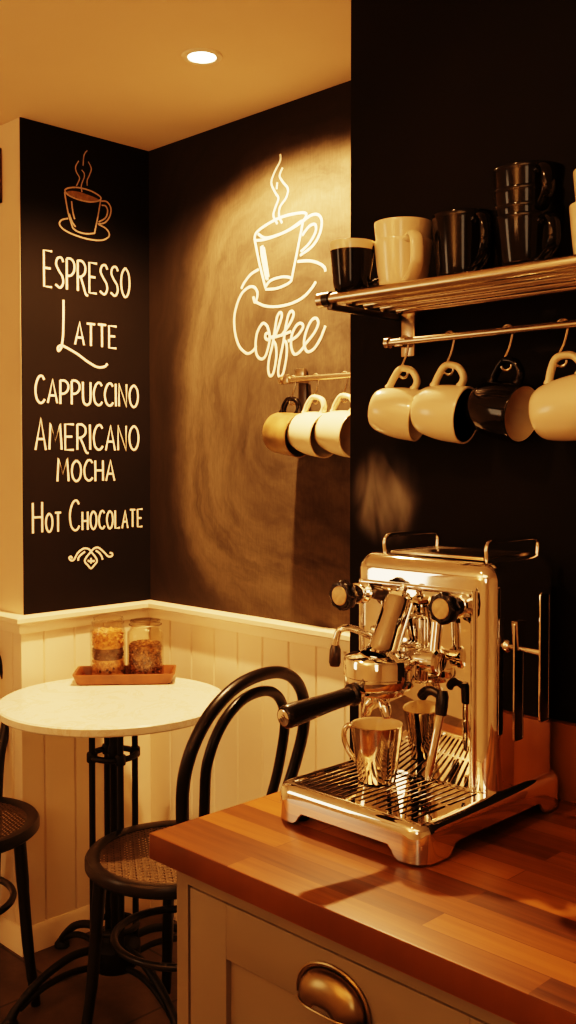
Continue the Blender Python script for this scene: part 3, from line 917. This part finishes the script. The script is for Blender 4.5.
dt = MB().box((tx0, ty0, ZT-0.016), (tx1, ty1, ZT-0.012)).build('drip_tray', M['darksteel'], em)
mb = MB()
ny = 19
for i in range(ny):
    y = ty0+0.006+(ty1-ty0-0.012)*i/(ny-1)
    mb.box((tx0+0.005, y-0.0040, ZT-0.0045), (tx1-0.003, y+0.0040, ZT-0.0012), 0.0008, 1)
for x in (tx0+0.004, (tx0+tx1)/2, tx1-0.004):
    mb.box((x-0.003, ty0+0.001, ZT-0.005), (x+0.003, ty1-0.001, ZT-0.002))
mb.box((tx0, ty0, ZT-0.006), (tx0+0.005, ty1, ZT-0.001)); mb.box((tx0, ty0, ZT-0.006), (tx1, ty0+0.004, ZT-0.001)); mb.box((tx0, ty1-0.004, ZT-0.006), (tx1, ty1, ZT-0.001))
mb.build('tray_grille', M['chrome'], dt)

# body shell
BXF, BZT = 1.235, 1.292
def shell(x0, x1, y0, y1, z0, z1, rv, rt):
    """rounded-rect column with a rounded top edge"""
    base = rrect(x0, x1, y0, y1, rv, 8, 0.05)
    cx, cy = (x0+x1)/2, (y0+y1)/2
    mb = MB(); rings = [[(x, y, z0) for x, y in base]]
    n = 8
    for i in range(n+1):
        a = PI/2*i/n
        d = rt*(1-math.cos(a)); z = z1-rt+rt*math.sin(a)
        rr = max(rv-d, 0.004)
        rings.append([(x, y, z) for x, y in rrect(x0+d, x1-d, y0+d, y1-d, rr, 8, 0.05)])
    L = min(len(r) for r in rings)
    if len({len(r) for r in rings}) > 1:
        rings = [[(cx+(x-cx)*(1-(rt*(1-math.cos(PI/2*max(0, j-1)/n)))/((x1-x0)/2)), cy+(y-cy)*(1-(rt*(1-math.cos(PI/2*max(0, j-1)/n)))/((y1-y0)/2)), rings[j][0][2]) for x, y in base] for j in range(len(rings))]
    mb.grid(rings, True, True, True)
    return mb
BY0, BY1 = 0.820, 1.088
shell(BXF, 1.418, BY0, BY1, ZT-0.001, BZT, 0.030, 0.030).build('body_shell', M['chrome'], em)
fp = MB().box((BXF-0.0025, BY0+0.036, ZT+0.001), (BXF+0.004, BY1-0.026, 1.242), 0.0015).build('front_panel', M['mirror'], em)
mb = MB()
for y in (BY0+0.031, BY1-0.022):
    mb.rod((BXF-0.002, y, ZT), (BXF-0.002, y, 1.250), 0.0042, 12)
mb.rod((BXF-0.002, BY0+0.028, 1.246), (BXF-0.002, BY1-0.020, 1.246), 0.004, 12)
mb.build('panel_trim', M['chrome'], em)
# cup rails on the lid
for y in (1.046, 0.852):
    pts = [(1.268, y, BZT-0.004), (1.266, y, BZT+0.016), (1.271, y, BZT+0.024), (1.282, y, BZT+0.027), (1.33, y, BZT+0.027), (1.392, y, BZT+0.027), (1.403, y, BZT+0.024), (1.408, y, BZT+0.016), (1.406, y, BZT-0.004)]
    MB().tube(catmull(pts, 4), 0.0036, 10).build('cup_rail', M['chrome'], em)
mb = MB(); mb.box((1.270, 0.860, BZT-0.002), (1.400, 1.038, BZT+0.003), 0.0015)
mb.build('warming_plate', M['steel'], em)

# knobs
def lobed(mb, c, x0, x1, r, lobes=8):
    rings = []
    for x, k in ((x0, 0.86), (x0+0.002, 0.97), (x0+0.005, 1.0), (x1-0.004, 1.0), (x1, 0.88)):
        rings.append([(x, c[0]+r*k*(1+0.055*math.cos(lobes*2*PI*i/64))*math.cos(2*PI*i/64), c[1]+r*k*(1+0.055*math.cos(lobes*2*PI*i/64))*math.sin(2*PI*i/64)) for i in range(64)])
    mb.grid(rings, True, True, True)
for (y, z) in ((1.046, 1.2315), (0.866, 1.2285)):
    xk = 1.157 if y > 1 else 1.172
    mb = MB(); lobed(mb, (y, z), xk, xk+0.020, 0.0225)
    mb.lathe([(0.0140, 0), (0.0150, 0.004), (0.0140, 0.022)], 24, axis_m((xk+0.017, y, z), (1, 0, 0)))
    kn = mb.build('valve_knob', M['knob'], em)
    MB().lathe([(0.0, -0.0012), (0.014, -0.0010), (0.0155, 0.0005)], 28, axis_m((xk, y, z), (1, 0, 0))).build('knob_disc', M['emblem'], kn)
    MB().lathe([(0.014, 0), (0.0165, 0.002), (0.0165, 0.006), (0.013, 0.008), (0.013, 0.012), (0.017, 0.015), (0.017, 0.02)], 28, axis_m((xk+0.038, y, z), (1, 0, 0))).build('knob_collar', M['chrome'], kn)
    MB().rod((xk+0.05, y, z), (BXF+0.002, y, z), 0.011, 18).build('valve_stem', M['darksteel'], kn)

# brew group
GX, GY = 1.160, 0.967
gh = MB().lathe([(0.028, 1.154), (0.046, 1.151), (0.0525, 1.148), (0.0540, 1.144), (0.0540, 1.122), (0.0525, 1.1205), (0.0525, 1.1185), (0.0520, 1.108), (0.0480, 1.103), (0.034, 1.102)], 48, Matrix.Translation((GX, GY, 0))).build('group_head', M['chrome'], em)
mb = MB()
a, b = Vector((GX+0.002, GY, 1.146)), Vector((GX+0.045, GY-0.002, 1.230))
mb.lathe([(0.032, 0), (0.026, 0.007), (0.0235, 0.014), (0.0225, (b-a).length-0.006), (0.0205, (b-a).length)], 32, axis_m(a, b-a))
mb.build('group_cylinder', M['chrome'], gh)
mb = MB()
mt = axis_m(b, b-a)
mb.lathe([(0.019, 0), (0.019, 0.006), (0.014, 0.008)], 6, mt, smooth=False)
mb.lathe([(0.008, 0.008), (0.008, 0.012), (0.005, 0.0135), (0.0065, 0.016), (0.0065, 0.020), (0.003, 0.0225)], 20, mt)
mb.build('group_cap', M['chrome'], gh)
mb = MB()
p = a.lerp(b, 0.42)+Vector((-0.013, 0.0185, 0.004))
mb.lathe([(0.0062, -0.006), (0.0062, 0.003), (0.0045, 0.005), (0.0, 0.0055)], 18, axis_m(p, (-0.75, 0.6, 0.25)))
mb.build('side_screw', M['chrome'], gh)
mb = MB()
mb.box((GX+0.025, GY-0.028, 1.120), (BXF, GY+0.028, 1.165), 0.008, 3)
mb.box((GX+0.060, GY-0.030, 1.10), (BXF+0.001, GY+0.030, 1.205), 0.007, 3)
mb.build('group_neck', M['chrome'], gh)
# lever valve reaching to the right
LX, LZ = 1.190, 1.147
mb = MB()
mb.rod((LX, GY-0.02, LZ), (LX, 0.905, LZ), 0.0095, 20)
mb.lathe([(0.012, 0), (0.0165, 0.003), (0.0165, 0.016), (0.0190, 0.018), (0.0190, 0.026), (0.015, 0.029), (0.011, 0.0275), (0.0, 0.027)], 30, axis_m((LX, 0.908, LZ), (0, -1, 0)))
mb.lathe([(0.0115, 0), (0.0115, 0.006)], 6, axis_m((LX, 0.930, LZ), (0, -1, 0)), smooth=False)
mb.rod((LX, 0.93, LZ), (LX+0.045, 0.93, LZ+0.004), 0.009, 16)
mb.rod((LX+0.004, 0.893, LZ+0.01), (LX+0.012, 0.893, LZ+0.058), 0.0085, 18)
mb.lathe([(0.0105, 0), (0.0105, 0.006), (0.006, 0.009)], 6, axis_m((LX+0.012, 0.893, LZ+0.056), (0.15, 0, 1)), smooth=False)
mb.build('lever_valve', M['chrome'], em)
# steam wand
mb = MB()
wt_, wb_ = Vector((1.190, 0.876, 1.080)), Vector((1.168, 0.884, 0.980))
mb.tube([wt_+Vector((0, 0, 0.004)), wt_, wt_.lerp(wb_, 0.5), wt_.lerp(wb_, 0.88), wb_], [0.0062, 0.0062, 0.0062, 0.0066, 0.0045], 16)
sw = mb.build('steam_wand', M['chrome'], em)
mb = MB()
mb.tube([wt_+Vector((-0.0015, 0.0005, -0.008)), wt_+Vector((0.0, 0, 0.004)), wt_+Vector((0.002, 0.0, 0.018)), wt_+Vector((0.003, 0.001, 0.026))], [0.0085, 0.0092, 0.0092, 0.0075], 14)
mb.tube(catmull([wt_+Vector((0.002, 0.002, 0.018)), wt_+Vector((0.0, 0.018, 0.024)), wt_+Vector((-0.001, 0.030, 0.020)), wt_+Vector((-0.002, 0.036, 0.010))], 4), [0.0065]*5+[0.0075]*4+[0.008, 0.008, 0.0075, 0.005], 12)
mb.build('wand_grip', M['knob'], sw)
# hot water spout on the left
mb = MB()
mb.tube(catmull([(BXF, 1.036, 1.156), (1.222, 1.038, 1.162), (1.205, 1.044, 1.171), (1.192, 1.056, 1.177), (1.182, 1.066, 1.174), (1.179, 1.071, 1.162), (1.178, 1.073, 1.146)], 5), 0.0055, 14)
ws = mb.build('water_spout', M['chrome'], em)
MB().lathe([(0.0075, 0), (0.0095, 0.006), (0.0088, 0.026), (0.006, 0.034)], 20, axis_m((1.1785, 1.0745, 1.116), (0, -0.04, 1))).build('spout_nozzle', M['darksteel'], ws)
# portafilter
mb = MB()
mb.lathe([(0.030, 1.092), (0.036, 1.0935), (0.0375, 1.098), (0.0375, 1.1045)], 40, Matrix.Translation((GX, GY, 0)))
mb.lathe([(0.010, 1.078), (0.014, 1.082), (0.018, 1.0925)], 24, Matrix.Translation((GX, GY, 0)))
pf_ = mb.build('portafilter', M['chrome'], em)
mb = MB()
for s in (1, -1):
    mb.tube(catmull([(GX, GY+s*0.003, 1.086), (GX-0.004, GY+s*0.010, 1.081), (GX-0.006, GY+s*0.017, 1.072), (GX-0.007, GY+s*0.020, 1.060)], 5), [0.0088]*10+[0.0080, 0.0078, 0.0074, 0.007, 0.0066, 0.006], 14)
mb.build('double_spout', M['chrome'], pf_)
ha, hb = Vector((GX-0.034, GY+0.004, 1.101)), Vector((0.977, 0.986, 1.086))
L = (hb-ha).length
mt = axis_m(ha, hb-ha)
MB().lathe([(0.0075, -0.004), (0.0075, 0.010), (0.010, 0.012), (0.010, 0.018)], 20, mt).build('handle_ferrule', M['chrome'], pf_)
MB().lathe([(0.0140, 0.016), (0.0165, 0.018), (0.0165, 0.023), (0.0130, 0.026), (0.0128, 0.05), (0.0136, 0.075), (0.0150, 0.10), (0.0165, 0.125), (0.0168, L-0.008), (0.0155, L-0.002), (0.0135, L)], 32, mt).build('portafilter_handle', M['knob'], pf_)
mb = MB(); mb.lathe([(0.0118, L-0.001), (0.0118, L+0.0006), (0.0108, L+0.0012), (0.0, L+0.0012)], 28, mt)
ed = mb.build('handle_end_disc', M['chrome'], pf_)
mb = MB()
for u in (-0.0048, 0.0, 0.0048):      # three small raised marks on the disc
    mb.tube([mt @ Vector((0.003, u-0.0008, L+0.0012)), mt @ Vector((0.0, u+0.0008, L+0.0012)), mt @ Vector((-0.003, u-0.0008, L+0.0012))], 0.0006, 6)
mb.build('disc_emblem', M['darksteel'], ed)
# paddle bars on the right flank
mb = MB()
mb.rod((1.272, BY0+0.002, 1.169), (1.272, 0.763, 1.166), 0.0045, 14)
mb.lathe([(0.010, 0), (0.010, 0.004), (0.007, 0.008)], 20, axis_m((1.272, BY0+0.001, 1.169), (0, -1, 0)))
rd = mb.build('side_rod', M['chrome'], em)
for (y, z0, z1, hw) in ((0.800, 1.034, 1.206, 0.0115), (0.758, 1.070, 1.252, 0.0115)):
    MB().box((1.272-hw+0.0010, y-0.0011, z0+0.001), (1.272+hw-0.0010, y+0.0011, z1-0.001), 0.0005).build('paddle_bar', M['knob'], rd)
    pts = []
    for (sx, sz, a0) in ((1, 1, 0), (-1, 1, 90), (-1, -1, 180), (1, -1, 270)):
        cx, cz = 1.272+sx*(hw-0.004), (z1-0.004 if sz > 0 else z0+0.004)
        for k in range(4):
            aa = math.radians(a0+30*k); pts.append((cx+0.004*math.cos(aa), y, cz+0.004*math.sin(aa)))
    MB().tube(pts, 0.0017, 8, closed=True).build('paddle_edge', M['chrome'], rd)
MB().prism([(1.2645, 0.795, 1.166), (1.2795, 0.795, 1.166), (1.2835, 0.795, 1.208), (1.2605, 0.795, 1.208)], (0, 0.010, 0)).build('paddle_tab', M['steel'], rd)

# espresso cup on the grille
ECX, ECY = 1.173, 0.983
ec = empty('espresso_cup', (ECX, ECY, ZT-0.0012))
tag(ec, 'polished metal cup with a cream inside on the drip tray under the spouts', 'cup')
rb, rt_, hh = 0.0285, 0.0400, 0.087
prof = [(0.0, 0.001), (rb*0.9, 0.0), (rb, 0.002)]
for i in range(1, 15):
    s = i/14; prof.append((rb+(rt_-rb)*s**0.9, 0.002+(hh-0.003)*s))
prof.append((rt_-0.001, hh))
k = len(prof)
prof += [(rt_-0.0025, hh-0.001)]
for i in range(10, -1, -1):
    s = i/10; prof.append((rb+(rt_-rb)*s**0.9-0.0032, 0.006+(hh-0.009)*s))
prof.append((0, 0.006))
mt = Matrix.Translation((ECX, ECY, ZT-0.0012))
mb = MB()
# outer wall with shallow facets on its lower half
rings = []
for r, z in prof[:k]:
    f = max(0.0, min(1.0, (0.050-z)/0.02)) if z > 0.002 else 0.0
    rings.append([mt @ Vector((r*(1-0.010*f*abs(math.sin(12*2*PI*i/144+z*60)))*math.cos(2*PI*i/144), r*(1-0.010*f*abs(math.sin(12*2*PI*i/144+z*60)))*math.sin(2*PI*i/144), z)) for i in range(144)])
mb.grid(rings, True)
mb.mi = 1; mb.lathe(prof[k-1:], 48, mt, False, False)
mb.build('cup_body', [M['cupsteel'], M['cream']], ec)
hd = Vector((-0.25, 1, 0)).normalized()
hp = [(0.0375, 0.074), (0.047, 0.078), (0.055, 0.070), (0.056, 0.056), (0.050, 0.041), (0.042, 0.031), (0.033, 0.026)]
MB().tube(catmull([Vector((ECX, ECY, ZT-0.0012))+hd*u+Vector((0, 0, w)) for u, w in hp], 5), 0.0042, 12).build('handle', M['cupsteel'], ec)

# steam rising above the machine
mb = MB()
base = on(398, 548, 'x', 1.34); topc = on(374, 445, 'x', 1.34)
mid = base.lerp(topc, 0.5)
mb.sphere((0, 0, 0), 1.0, 32)
bmesh.ops.transform(mb.bm, matrix=Matrix.Translation(mid) @ Matrix.Diagonal((0.06, 0.075, (topc.z-base.z)*0.56, 1)), verts=mb.bm.verts)
stm = mb.build('steam', M['steam'], None, kind='stuff')
tag(stm, 'faint wisp of steam rising above the left side of the espresso machine', 'steam')

# ------------------------------------------------------------------ cafe table
TX, TY, TZ, TR = 1.600, 2.268, 0.795, 0.306
tb = empty('cafe_table', (TX, TY, 0))
tag(tb, 'round white marble cafe table on a black iron pedestal in the corner', 'table')
MB().lathe([(0.0, TZ-0.024), (TR-0.004, TZ-0.024), (TR, TZ-0.020), (TR, TZ-0.004), (TR-0.004, TZ), (0.0, TZ)], 96, Matrix.Translation((TX, TY, 0)), False, False).build('tabletop', M['marble'], tb)
mb = MB(); mb.lathe([(0.010, 0.10), (0.010, 0.12), (0.010, 0.62), (0.016, 0.63), (0.016, 0.66), (0.012, 0.67), (0.012, TZ-0.025)], 20, Matrix.Translation((TX, TY, 0)))
mb.build('central_post', M['iron'], tb)
mb = MB(); mb.lathe([(0.11, TZ-0.030), (0.11, TZ-0.0243)], 32, Matrix.Translation((TX, TY, 0)))
mb.build('top_plate', M['iron'], tb)
rot0 = math.radians(-18)
for k in range(4):
    a = rot0+PI/2*k
    c, s = math.cos(a), math.sin(a)
    rx, ry = TX+0.060*c, TY+0.060*s
    mb = MB(); mb.rod((rx, ry, 0.10), (rx, ry, TZ-0.024), 0.0085, 14)
    mb.lathe([(0.013, 0.630), (0.0145, 0.634), (0.0145, 0.652), (0.013, 0.656)], 14, Matrix.Translation((rx, ry, 0)))
    mb.build('pedestal_rod', M['iron'], tb)
def ringt(z, r, w):
    return [(TX+r*math.cos(2*PI*i/40), TY+r*math.sin(2*PI*i/40), z) for i in range(40)]
for z in (0.643, 0.175):
    MB().tube(ringt(z, 0.060, 0), 0.0085, 8, closed=True).build('collar', M['iron'], tb)
mb = MB(); mb.lathe([(0.02, 0.05), (0.055, 0.06), (0.070, 0.085), (0.070, 0.125), (0.055, 0.14), (0.03, 0.15)], 24, Matrix.Translation((TX, TY, 0)))
mb.build('hub', M['iron'], tb)
for k in range(4):
    a = math.radians(45+30+10)+PI/2*k
    d = Vector((math.cos(a), math.sin(a), 0))
    c = Vector((TX, TY, 0))
    mb = MB()
    mb.tube(catmull([c+d*0.05+Vector((0, 0, 0.125)), c+d*0.13+Vector((0, 0, 0.128)), c+d*0.22+Vector((0, 0, 0.095)), c+d*0.285+Vector((0, 0, 0.045)), c+d*0.305+Vector((0, 0, 0.016))], 5), [0.011]*16+[0.012, 0.013, 0.014, 0.014, 0.014], 10)
    mb.tube(catmull([c+d*0.05+Vector((0, 0, 0.075)), c+d*0.13+Vector((0, 0, 0.085)), c+d*0.21+Vector((0, 0, 0.072)), c+d*0.28+Vector((0, 0, 0.038))], 5), 0.0085, 10)
    mb.lathe([(0.016, 0.0003), (0.022, 0.003), (0.022, 0.012), (0.012, 0.026)], 16, Matrix.Translation(c+d*0.305))
    mb.build('foot', M['iron'], tb)

# wooden tray with two jars
tc = on(125.5, 681, 'z', TZ)
tdx, tdy = Vector((S2, -S2, 0)), Vector((S2, S2, 0))       # tray lies square to the viewer
trm = Matrix.Translation((tc.x, tc.y, TZ)) @ Matrix((tdx, tdy, Vector((0, 0, 1)))).transposed().to_4x4() @ Matrix.Rotation(math.radians(4), 4, 'Z')
def rrc(hx, hy, r, z, n=5):
    out = []
    for sx, sy, a0 in ((1, -1, -90), (1, 1, 0), (-1, 1, 90), (-1, -1, 180)):
        for k in range(n+1):
            a = math.radians(a0+90*k/n)
            out.append(trm @ Vector((sx*(hx-r)+r*math.cos(a), sy*(hy-r)+r*math.sin(a), z)))
    return out
mb = MB()
hx, hy = 0.146, 0.066
mb.grid([rrc(hx-0.020, hy-0.014, 0.008, 0.0004), rrc(hx-0.012, hy-0.008, 0.010, 0.004), rrc(hx, hy, 0.012, 0.031), rrc(hx-0.001, hy-0.001, 0.011, 0.033), rrc(hx-0.007, hy-0.006, 0.010, 0.032), rrc(hx-0.017, hy-0.013, 0.008, 0.009), rrc(hx-0.022, hy-0.018, 0.006, 0.007)], True, True, True)
ty_ = mb.build('serving_tray', M['traywood'])
tag(ty_, 'shallow brown wooden tray on the marble table holding two glass jars', 'tray')
JZ = TZ+0.0074
def jar(name, lx, ly, r, h, neck, label, lid):
    c = trm @ Vector((lx, ly, 0.0)); c.z = JZ
    o = empty(name, c); tag(o, label, 'jar')
    mtj = Matrix.Translation(c)
    out = [(0.0, 0.0008), (r*0.86, 0.0), (r*0.97, 0.004), (r, 0.012), (r, h*0.74), (r*0.97, h*0.80), (neck, h*0.865), (neck, h*0.90)]
    rim = [(neck+0.0035, h*0.905), (neck+0.004, h*0.93), (neck+0.001, h*0.945), (neck+0.001, h*0.985), (neck-0.0005, h), (neck-0.003, h*0.99)]
    inn = [(neck-0.0032, h*0.90), (neck-0.0032, h*0.865), (r*0.97-0.0032, h*0.80), (r-0.0034, h*0.74), (r-0.0034, 0.012), (r*0.9-0.003, 0.005), (0.0, 0.0045)]
    MB().lathe(out+rim+inn, 48, mtj, False, False).build('glass_body', M['glass'], o)
    if lid:
        mb = MB(); mb.lathe([(0.0, h*1.005), (neck*0.55, h*1.012), (neck*0.92, h*1.004), (neck+0.003, h*0.994), (neck+0.003, h*0.972), (neck+0.0015, h*0.968)], 40, mtj, False, False)
        mb.build('glass_lid', M['glass'], o)
        pts = [(c.x+(neck+0.0055)*math.cos(2*PI*i/36), c.y+(neck+0.0055)*math.sin(2*PI*i/36), JZ+h*0.92) for i in range(36)]
        MB().tube(pts, 0.0014, 6, closed=True).build('wire_band', M['steel'], o)
    return c
jl = jar('glass_jar', -0.050, 0.0, 0.0520, 0.180, 0.044, 'taller glass jar of layered pale granola and dark nuts, left one on the tray', False)
jr = jar('glass_jar', 0.058, 0.002, 0.0535, 0.172, 0.042, 'wider lidded glass jar of dark granola, right one on the tray', True)
def chips(mb, c, r, z0, z1, n, s0, s1):
    for _ in range(n):
        a = random.uniform(0, 2*PI); z = random.uniform(z0+0.004, z1-0.003); s = random.uniform(s0, s1)
        rr = r-s*0.9
        b2 = bmesh.new(); bmesh.ops.create_icosphere(b2, subdivisions=1, radius=s)
        m = Matrix.Translation((c.x+rr*math.cos(a), c.y+rr*math.sin(a), JZ+z)) @ Matrix.Rotation(random.uniform(0, 6), 4, 'Z') @ Matrix.Rotation(random.uniform(-0.8, 0.8), 4, 'X') @ Matrix.Diagonal((1, 0.55, 0.75, 1))
        mb._merge(b2, m, False)
    for _ in range(n//4):
        a = random.uniform(0, 2*PI); rr = r*math.sqrt(random.random())*0.85; s = random.uniform(s0, s1)
        b2 = bmesh.new(); bmesh.ops.create_icosphere(b2, subdivisions=1, radius=s)
        m = Matrix.Translation((c.x+rr*math.cos(a), c.y+rr*math.sin(a), JZ+z1)) @ Matrix.Rotation(random.uniform(0, 6), 4, 'Z') @ Matrix.Diagonal((1, 0.7, 0.6, 1))
        mb._merge(b2, m, False)
mb = MB()
R1 = 0.0462
for mi, z0, z1, n, s0, s1 in ((0, 0.006, 0.060, 150, 0.004, 0.008), (1, 0.060, 0.093, 90, 0.005, 0.009), (0, 0.093, 0.142, 150, 0.004, 0.008)):
    mb.mi = mi
    mb.lathe([(R1*0.9, z0), (R1*0.9, z1)], 24, Matrix.Translation((jl.x, jl.y, JZ)))
    chips(mb, jl, R1+0.001, z0, z1, n, s0, s1)
mb.mi = 1
chips(mb, jl, R1+0.001, 0.020, 0.042, 16, 0.005, 0.008)
g1 = mb.build('layered_granola', [M['oats'], M['nuts']], None, kind='stuff')
tag(g1, 'layers of pale granola and dark nuts filling the taller left jar', 'granola')
mb = MB(); R2 = 0.0480
mb.lathe([(R2*0.9, 0.006), (R2*0.9, 0.100)], 24, Matrix.Translation((jr.x, jr.y, JZ)))
chips(mb, jr, R2+0.001, 0.004, 0.105, 260, 0.003, 0.0065)
mb.mi = 1; chips(mb, jr, R2+0.001, 0.004, 0.105, 110, 0.003, 0.006)
mb.mi = 2; chips(mb, jr, R2+0.001, 0.004, 0.105, 40, 0.003, 0.005)
g2 = mb.build('dark_granola', [M['granola'], M['nuts'], M['oats']], None, kind='stuff')
tag(g2, 'dark granola filling the wider right jar up to two thirds', 'granola')

# ------------------------------------------------------------------ bentwood chairs
def make_chair(loc, rz, label):
    """front of the chair faces local +y, backrest at -y"""
    root = empty('bentwood_chair', loc, rz)
    tag(root, label, 'chair', 'black bentwood cafe chairs')
    W = world_m(root)
    def B(mb, name, mat, parent=root):
        bmesh.ops.transform(mb.bm, matrix=W, verts=mb.bm.verts)
        return mb.build(name, mat, parent)
    SH, R = 0.476, 0.219
    mb = MB()
    mb.lathe([(R-0.030, SH-0.030), (R-0.006, SH-0.032), (R, SH-0.026), (R, SH-0.008), (R-0.005, SH-0.001), (R-0.014, SH), (R-0.034, SH-0.005), (R-0.034, SH-0.026)], 72, None, False, False)
    rim = B(mb, 'seat_ring', M['bentwood'])
    mb = MB()
    rr = R-0.030
    def strip(a, b, w, z):
        d = (b-a).normalized(); n = Vector((-d.y, d.x, 0))*w/2
        q = [mb.bm.verts.new(v+Vector((0, 0, z))) for v in (a-n, b-n, b+n, a+n)]
        f = mb.bm.faces.new(q)
    k = -rr
    i = 0
    for ang, step, w, z in ((0, 0.0115, 0.0062, SH-0.0075), (90, 0.0115, 0.0062, SH-0.0070), (45, 0.0163, 0.0040, SH-0.0065), (-45, 0.0163, 0.0040, SH-0.0060)):
        a = math.radians(ang); d = Vector((math.cos(a), math.sin(a), 0)); n = Vector((-d.y, d.x, 0))
        k = -rr+step/2
        while k < rr:
            h = math.sqrt(rr*rr-k*k)
            strip(n*k-d*h, n*k+d*h, w, z); k += step
    B(mb, 'cane_seat', M['cane'])
    # hoop of the backrest: one bent piece with the rear legs
    def hoop(w, zt, ys, r, z_start, leg):
        pts = []
        side = []
        def yb(z): return -0.178 - 0.014*max(0, (z-SH))/0.10 - 0.02*max(0, (z-SH-0.1))/0.4
        if leg:
            side += [(w*0.80, -0.255, 0.0), (w*0.79, -0.222, 0.16), (w*0.775, -0.192, 0.34)]
        side += [(w*0.77, yb(z_start), z_start), (w*0.83, yb(SH+0.10), SH+0.10), (w*0.94, yb(SH+0.19), SH+0.19)]
        zc = SH+0.27
        hgt = zt-zc
        arc = []
        for i in range(0, 13):
            a = PI*i/12
            ca, sa = math.cos(a), math.sin(a)
            z = zc+hgt*(abs(sa)**0.92)
            arc.append((w*math.copysign(abs(ca)**0.9, ca), yb(z)+ys, z))
        pts = side + arc + [(-x, y, z) for x, y, z in reversed(side)]
        mb = MB(); mb.tube(catmull(pts, 4), r, 12)
        return mb
    B(hoop(0.234, 0.943, 0, 0.0150, SH-0.01, True), 'back_hoop', M['bentwood'])
    B(hoop(0.152, 0.900, 0.004, 0.0125, SH-0.005, False), 'inner_hoop', M['bentwood'])
    for s in (-1, 1):
        mb = MB(); mb.tube(catmull([(s*0.128, 0.125, SH-0.025), (s*0.133, 0.134, 0.33), (s*0.141, 0.146, 0.16), (s*0.155, 0.164, 0.0)], 5), [0.0165]*6+[0.015]*5+[0.0135]*4+[0.012], 14)
        B(mb, 'front_leg', M['bentwood'])
    mb = MB(); mb.tube([(0.150*math.cos(2*PI*i/48), -0.012+0.165*math.sin(2*PI*i/48), 0.262) for i in range(48)], 0.0095, 10, closed=True)
    B(mb, 'leg_ring', M['bentwood'])
    return root
make_chair((1.562, 1.958, 0), math.radians(11), 'black bentwood chair with cane seat between the marble table and the wooden worktop')
# left chair: turned half towards the table
lc = CAM + FW*2.69 + RT*(-0.888)
make_chair((lc.x, lc.y, 0), math.radians(171), 'black bentwood cane-seat chair cut off by the left edge, beside the cream wall')

# ------------------------------------------------------------------ lights
WARM = (1.0, 0.49, 0.195)
def spot(name, loc, target, energy, size, blend, radius, col=WARM):
    l = bpy.data.lights.new(name, 'SPOT'); l.energy = energy; l.color = col
    l.spot_size = math.radians(size); l.spot_blend = blend; l.shadow_soft_size = radius
    o = bpy.data.objects.new(name, l); COL.objects.link(o)
    o.location = loc
    o.rotation_euler = (Vector(target)-Vector(loc)).to_track_quat('-Z', 'Y').to_euler()
    return o
def area(name, loc, target, energy, sx, sy, col=WARM):
    l = bpy.data.lights.new(name, 'AREA'); l.energy = energy; l.color = col
    l.shape = 'RECTANGLE'; l.size = sx; l.size_y = sy
    o = bpy.data.objects.new(name, l); COL.objects.link(o)
    o.location = loc
    o.rotation_euler = (Vector(target)-Vector(loc)).to_track_quat('-Z', 'Y').to_euler()
    return o
spot('downlight_over_table', DL+Vector((0, 0, -0.012)), (DL.x, DL.y, 0), 235, 150, 0.5, 0.03)
spot('downlight_by_chalkboard', (1.80, 1.50, 2.40), (1.80, 1.50, 0), 29, 131, 0.25, 0.02)
spot('shelf_fill_spot', (0.25, 1.05, 2.40), (1.40, 0.85, 1.60), 26, 62, 0.9, 0.04)  # added fill spot that brightens the shelf mugs, has no fixture
area('overhead_fill', (-0.6, 0.2, 2.38), (-0.6, 0.2, 0), 8, 0.9, 0.9)  # unseen area light added as soft fill from above
area('reflection_fill_far_left', (-1.35, 3.25, 1.55), (1.2, 1.0, 1.2), 8, 0.6, 1.0, (1.0, 0.66, 0.38))  # added bright rectangle for the machine's front panel to mirror
area('reflection_fill_near_left', (-1.45, -0.5, 1.7), (1.2, 1.0, 1.2), 5, 0.5, 0.9, (1.0, 0.66, 0.38))  # second added rectangle, mirrored in the rounded chrome edge
area('ceiling_fill', (-1.2, 1.2, 1.7), (-1.2, 1.2, 3), 30, 0.5, 0.5)  # added upward fill that lifts the ceiling and the general bounce
w = bpy.data.worlds.new('warm_room'); C.world = w; w.use_nodes = True
bg = w.node_tree.nodes['Background']
bg.inputs[0].default_value = (1.0, 0.6, 0.3, 1); bg.inputs[1].default_value = 0.02
C.view_settings.view_transform = 'Filmic'
C.view_settings.look = 'High Contrast'
C.view_settings.exposure = 0.3
